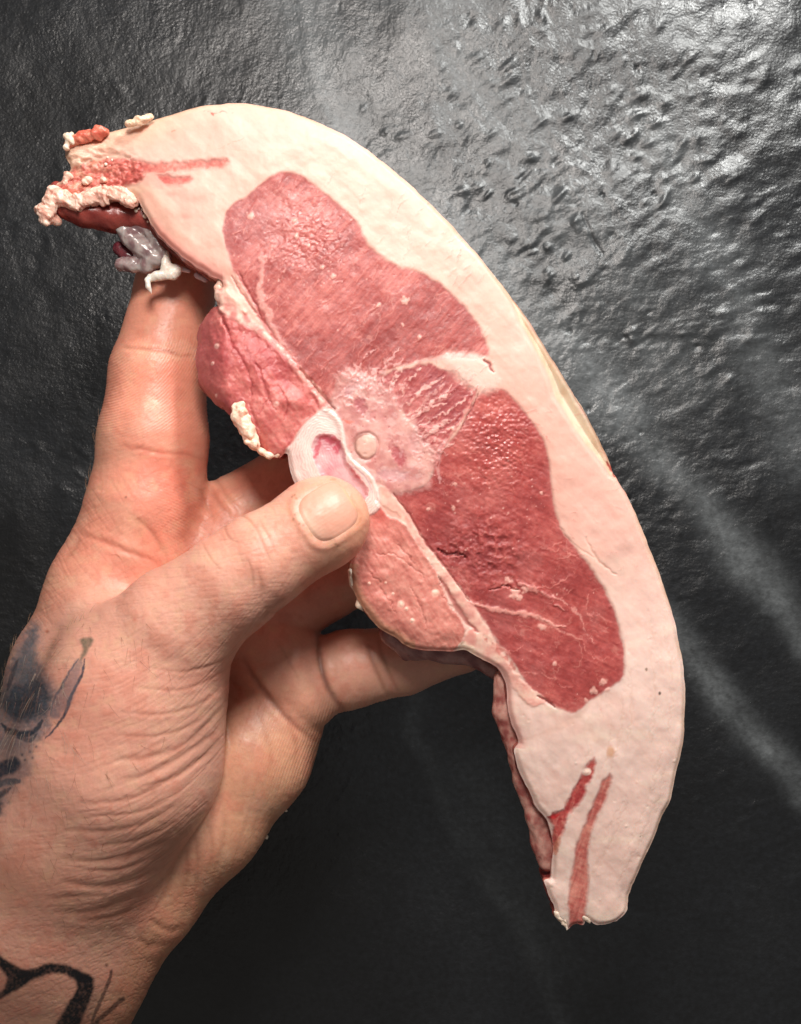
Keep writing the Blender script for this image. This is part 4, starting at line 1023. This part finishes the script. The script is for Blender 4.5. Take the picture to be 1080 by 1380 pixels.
# ragged red end of the tail
lump("meat_scrap", [((84,183,-30,6),(104,176,-27,8)),((104,176,-27,8),(126,170,-25,8)),((126,170,-25,8),(138,168,-25,4.5))], 4, duo((200,96,78), (226,142,118), 6, 203), M_meat, res=1.1, noise=2.2, nscale=8, rgh=.35, label="small orange-red scrap on the top corner")
lump("fat_crumbs", [((82,176,-24,4),(90,182,-24,4)),((82,190,-26,4),(84,178,-26,4)),(90,172,-25,3)], 3, cream, M_fat, res=1., noise=1.6, nscale=5)
lump("fat_scrap", [((169,163,-12,4),(184,159,-11,5.5)),((184,159,-11,5.5),(199,154,-11,4.5))], 3, duo((226,190,160), (238,208,184), 6, 204), M_fat, res=1., noise=2.0, nscale=5, label="small cream fat scrap on the top edge")
# ribs of cartilage and membrane hanging under the upper tail
lump("cartilage", [((146,288,-54,8),(162,304,-58,13)),((162,304,-58,13),(180,322,-58,14)),((180,322,-58,13),(198,338,-56,11)),((168,286,-52,7),(192,300,-54,8)),((192,300,-54,8),(212,334,-54,8)),
               ((148,342,-62,10),(164,344,-62,12)),((166,344,-62,8),(184,346,-60,11)),((184,346,-60,10),(194,330,-58,8))], 4, duo((156,124,126), (220,208,203), 11, 205), M_memb, res=1.4, noise=2.2, nscale=13, rgh=.25, label="greyish translucent cartilage hanging under the upper tail")
lump("meat_scrap", [((142,316,-76,10),(156,328,-78,12)),((156,328,-78,12),(172,334,-76,10)),((200,350,-72,8),(204,338,-70,8))], 5, duo((88,34,44), (124,60,66), 9, 208), M_meat, res=1.6, noise=1., nscale=8, rgh=.25, label="dark purple meat behind the cartilage")
lump("fat_drip", [((212,330,-52,5),(214,350,-50,7)),((214,352,-50,8),(228,354,-50,8)),((200,362,-48,6),(222,360,-48,8)),((190,366,-46,4.5),(202,362,-46,6)),((189,368,-44,4),(190,378,-44,3.2)),((190,378,-44,3),(195,387,-44,2.2)),((206,318,-52,3.5),(212,332,-52,4))], 3, duo((236,220,206), (248,238,226), 8, 209), M_fat, res=1.1, noise=1.8, nscale=8, rgh=.28, label="dripping white fat touching the index finger")
lump("fat_scrap", [((256,360,-52,4),(268,366,-52,4)),((232,350,-54,4),(244,354,-54,3))], 2, duo((214,190,196), (232,214,214), 6, 210), M_fat, res=1.1, noise=.6, nscale=5)
# fat lump at the small upper muscle
b = [((319,548,0,7),(322,562,0,9)),((322,560,0,10),(333,578,0,11)),((333,578,0,11),(343,600,0,9)),((326,545,0,6),(335,549,0,5)),(352,608,-4,6),(362,613,-6,5),(374,612,-8,4)]
b += [(327+rng.normal(0,3)+.8*k_, 552+2.3*k_+rng.normal(0,3), 7+rng.normal(0,2), rng.uniform(3,5)) for k_ in range(22)]
lump("fat_lump", b, 3.5, duo((238,190,166), (250,216,194), 7, 211), M_fat, res=1.1, noise=2.0, nscale=7, label="knobbly cream fat lump beside the bone")
lump("fat_scrap", [((291,386,-12,5),(294,398,-12,6)),((294,398,-14,6),(300,414,-16,6)),((296,376,-14,5),(293,388,-14,5))], 3, duo((226,164,146), (244,206,186), 7, 215), M_fat, res=1.1, noise=1.4, nscale=5, label="small fat nub in the notch above the small pink muscle")
# strips on the lower small muscle
lump("fat_scrap", [((473,770,-8,4.5),(476,788,-10,5)),((476,788,-10,4),(481,800,-12,3))], 2.5, cream, M_fat, res=1., noise=.7, nscale=5, label="thin white fat sliver left of the small muscle")
lump("fat_scrap", [((487,800,-14,4.5),(484,816,-14,5.5)),((484,816,-14,5),(492,822,-16,4))], 2.5, cream, M_fat, res=1., noise=.7, nscale=5, label="white fat nub below the sliver")
# dark wall of membrane seen under the lower small muscle and along the lower tail
lump("membrane", [((530,856,-50,20),(560,872,-52,22)),((560,872,-52,22),(605,880,-52,20)),((605,880,-52,20),(645,892,-52,15)),((645,892,-52,15),(676,914,-50,12)),((538,868,-50,14),(548,890,-56,8))], 8, duo((134,84,84), (178,134,128), 14, 212), M_meat, res=1.8, noise=1.6, nscale=20, rgh=.3, label="greyish purple membrane under the small lower muscle")
lump("membrane", [((682,920,-34,14),(684,965,-36,15)),((684,965,-36,15),(700,1010,-40,15)),((700,1010,-40,15),(712,1060,-44,16)),((712,1060,-44,17),(730,1110,-46,17)),((730,1110,-46,17),(742,1150,-48,18)),
                  ((742,1150,-48,19),(746,1176,-46,14))], 8, duo((166,92,86), (214,162,148), 11, 213), M_meat, res=1.8, noise=2.0, nscale=20, rgh=.3, label="dark red inner side of the lower tail")
# ragged ends of the lower tail
lump("fat_crumbs", [((764,1248,-24,4),(768,1261,-24,1.6)),((754,1240,-24,4),(762,1252,-24,2.6)),((790,1244,-24,4),(798,1250,-24,3))], 1.5, cream, M_fat, res=.9, noise=1.4, nscale=4)

# crumbs stuck to the palm edge
for i, (x, y, r_, lb) in enumerate(((385,1092,2.6,"tiny white fat crumb on the palm edge, upper of the two"), (359,1128,3.2,"tiny white fat crumb on the palm edge, lower of the two"))):
    p = Q(x, y, -150)
    o = lump("fat_crumb", [(p[0]+540, 690-p[1], p[2], r_)], 1, cream, M_fat, res=.8, noise=.8, nscale=3, parent=None)
    if o: o["label"] = lb; o["category"] = "crumb"; o["group"] = "fat crumbs stuck to the palm"

# ------------------------------------------------------------------ dark work surface far behind the hand
ZB = -560.0
kk = 1-ZB/DIST
def axis(n, core, full):
    t = np.linspace(-1, 1, n); return core*t+(full-core)*np.sign(t)*np.abs(t)**9
ux = axis(680, 840, 5000); uy = axis(860, 1060, 5000)
UX, UY = np.meshgrid(ux, uy); bsh = UX.shape; UX = UX.ravel(); UY = UY.ravel()
qx = UX/kk+540; qy = 690-UY/kk
# lumps drawn out along a direction that turns across the sheet
ang = np.where(qx < 430, 1.05, -.45+0*qx); blend_a = sstep(300, 520, qx)
def lumps(a, l1, l2, seed):
    c, s = math.cos(a), math.sin(a); wq = qx+14*fbm(qx/60, qy/60, 2, seed+3); wr_ = qy+14*fbm(qx/60, qy/60, 2, seed+4)
    return fbm((wq*c+wr_*s)/l1, (-wq*s+wr_*c)/l2, 2, seed, .4)
L1 = lumps(1.05, 38, 18, 301); L2 = lumps(-.55, 28, 15, 302)
Lm = L1*(1-blend_a)+L2*blend_a
amp = .45+.9*sstep(350, 700, qx)*sstep(1000, 500, qy)
Hb = amp*(1.3*fbm(qx/34, qy/34, 3, 303)+.7*Lm) + 5*fbm(qx/170, qy/170, 2, 311) + .30*fbm(qx/3.6, qy/3.6, 2, 304)
Hb = Hb.reshape(bsh)
for k in range(3600):     # many soft, drawn-out dimples and blisters
    mx, my = rng.uniform(-150, 1230), rng.uniform(-150, 1530)
    dens = (.30+.70*math.exp(-((mx-800)/340)**2-((my-200)/340)**2))*(.35+.65*(vn2(np.array([mx/90.]), np.array([my/90.]), 312)[0] > -.2))
    if rng.uniform() > dens: continue
    a_ = (1.05 if mx < 400 else -.6)+rng.normal(0, .35); ra_ = rng.uniform(4.5, 13); rb_ = rng.uniform(3, 6.5); hh = rng.uniform(.5, 3.0+1.2*dens)*(1 if rng.uniform() < .72 else -.8)*(.35+.65*dens)
    wx0, wy0 = (mx-540)*kk, (690-my)*kk; pw = ra_*3*kk
    i0, i1 = np.searchsorted(ux, [wx0-pw, wx0+pw]); j0, j1 = np.searchsorted(uy, [wy0-pw, wy0+pw])
    if i1 <= i0 or j1 <= j0: continue
    xx, yy = np.meshgrid((ux[i0:i1]-wx0)/kk, -(uy[j0:j1]-wy0)/kk); c_, s_ = math.cos(a_), math.sin(a_)
    Hb[j0:j1, i0:i1] += hh*np.exp(-((xx*c_+yy*s_)/ra_)**2-((-xx*s_+yy*c_)/rb_)**2)
Hb = Hb.ravel()
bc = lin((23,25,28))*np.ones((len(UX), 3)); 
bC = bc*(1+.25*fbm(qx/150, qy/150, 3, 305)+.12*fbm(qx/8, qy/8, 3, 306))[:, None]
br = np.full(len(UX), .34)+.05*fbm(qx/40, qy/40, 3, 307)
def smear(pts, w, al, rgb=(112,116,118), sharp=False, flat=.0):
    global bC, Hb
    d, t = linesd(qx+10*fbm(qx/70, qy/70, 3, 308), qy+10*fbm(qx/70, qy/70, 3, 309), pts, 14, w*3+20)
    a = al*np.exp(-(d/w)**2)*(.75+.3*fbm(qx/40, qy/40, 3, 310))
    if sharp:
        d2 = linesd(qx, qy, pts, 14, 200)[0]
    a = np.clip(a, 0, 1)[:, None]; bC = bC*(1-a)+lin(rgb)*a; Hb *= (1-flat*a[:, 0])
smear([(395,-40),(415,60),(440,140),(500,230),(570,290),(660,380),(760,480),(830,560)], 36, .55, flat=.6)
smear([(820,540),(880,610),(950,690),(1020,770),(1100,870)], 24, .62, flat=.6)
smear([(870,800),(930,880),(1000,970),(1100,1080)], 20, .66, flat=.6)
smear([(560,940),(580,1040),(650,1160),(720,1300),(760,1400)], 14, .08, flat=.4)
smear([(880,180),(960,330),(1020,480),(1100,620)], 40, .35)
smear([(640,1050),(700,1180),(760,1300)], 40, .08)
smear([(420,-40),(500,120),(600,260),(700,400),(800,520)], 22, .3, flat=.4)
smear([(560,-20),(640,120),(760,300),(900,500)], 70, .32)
# fold lines in the sheet: one side a little higher
for pts, hgt in (([(400,-40),(440,160),(560,290)], 1.0), ([(860,770),(1000,950),(1120,1080)], 2)):
    d, t = linesd(qx, qy, pts, 14, 60); Hb += hgt*np.exp(-(d/9)**2)
# pits and a split
for k in range(26):
    mx, my = rng.uniform(450, 1080), rng.uniform(0, 700); d = np.hypot(qx-mx, qy-my); Hb -= rng.uniform(2, 5)*np.exp(-(d/rng.uniform(1.8, 3.5))**2)
d, t = linesd(qx, qy, [(786,290),(792,305),(800,325),(812,342)], 4, 30); Hb -= 3*np.exp(-(d/1.8)**2)
nI = np.arange(len(UX)).reshape(bsh)
bq = np.stack([nI[:-1, :-1], nI[:-1, 1:], nI[1:, 1:], nI[1:, :-1]], -1).reshape(-1, 4)
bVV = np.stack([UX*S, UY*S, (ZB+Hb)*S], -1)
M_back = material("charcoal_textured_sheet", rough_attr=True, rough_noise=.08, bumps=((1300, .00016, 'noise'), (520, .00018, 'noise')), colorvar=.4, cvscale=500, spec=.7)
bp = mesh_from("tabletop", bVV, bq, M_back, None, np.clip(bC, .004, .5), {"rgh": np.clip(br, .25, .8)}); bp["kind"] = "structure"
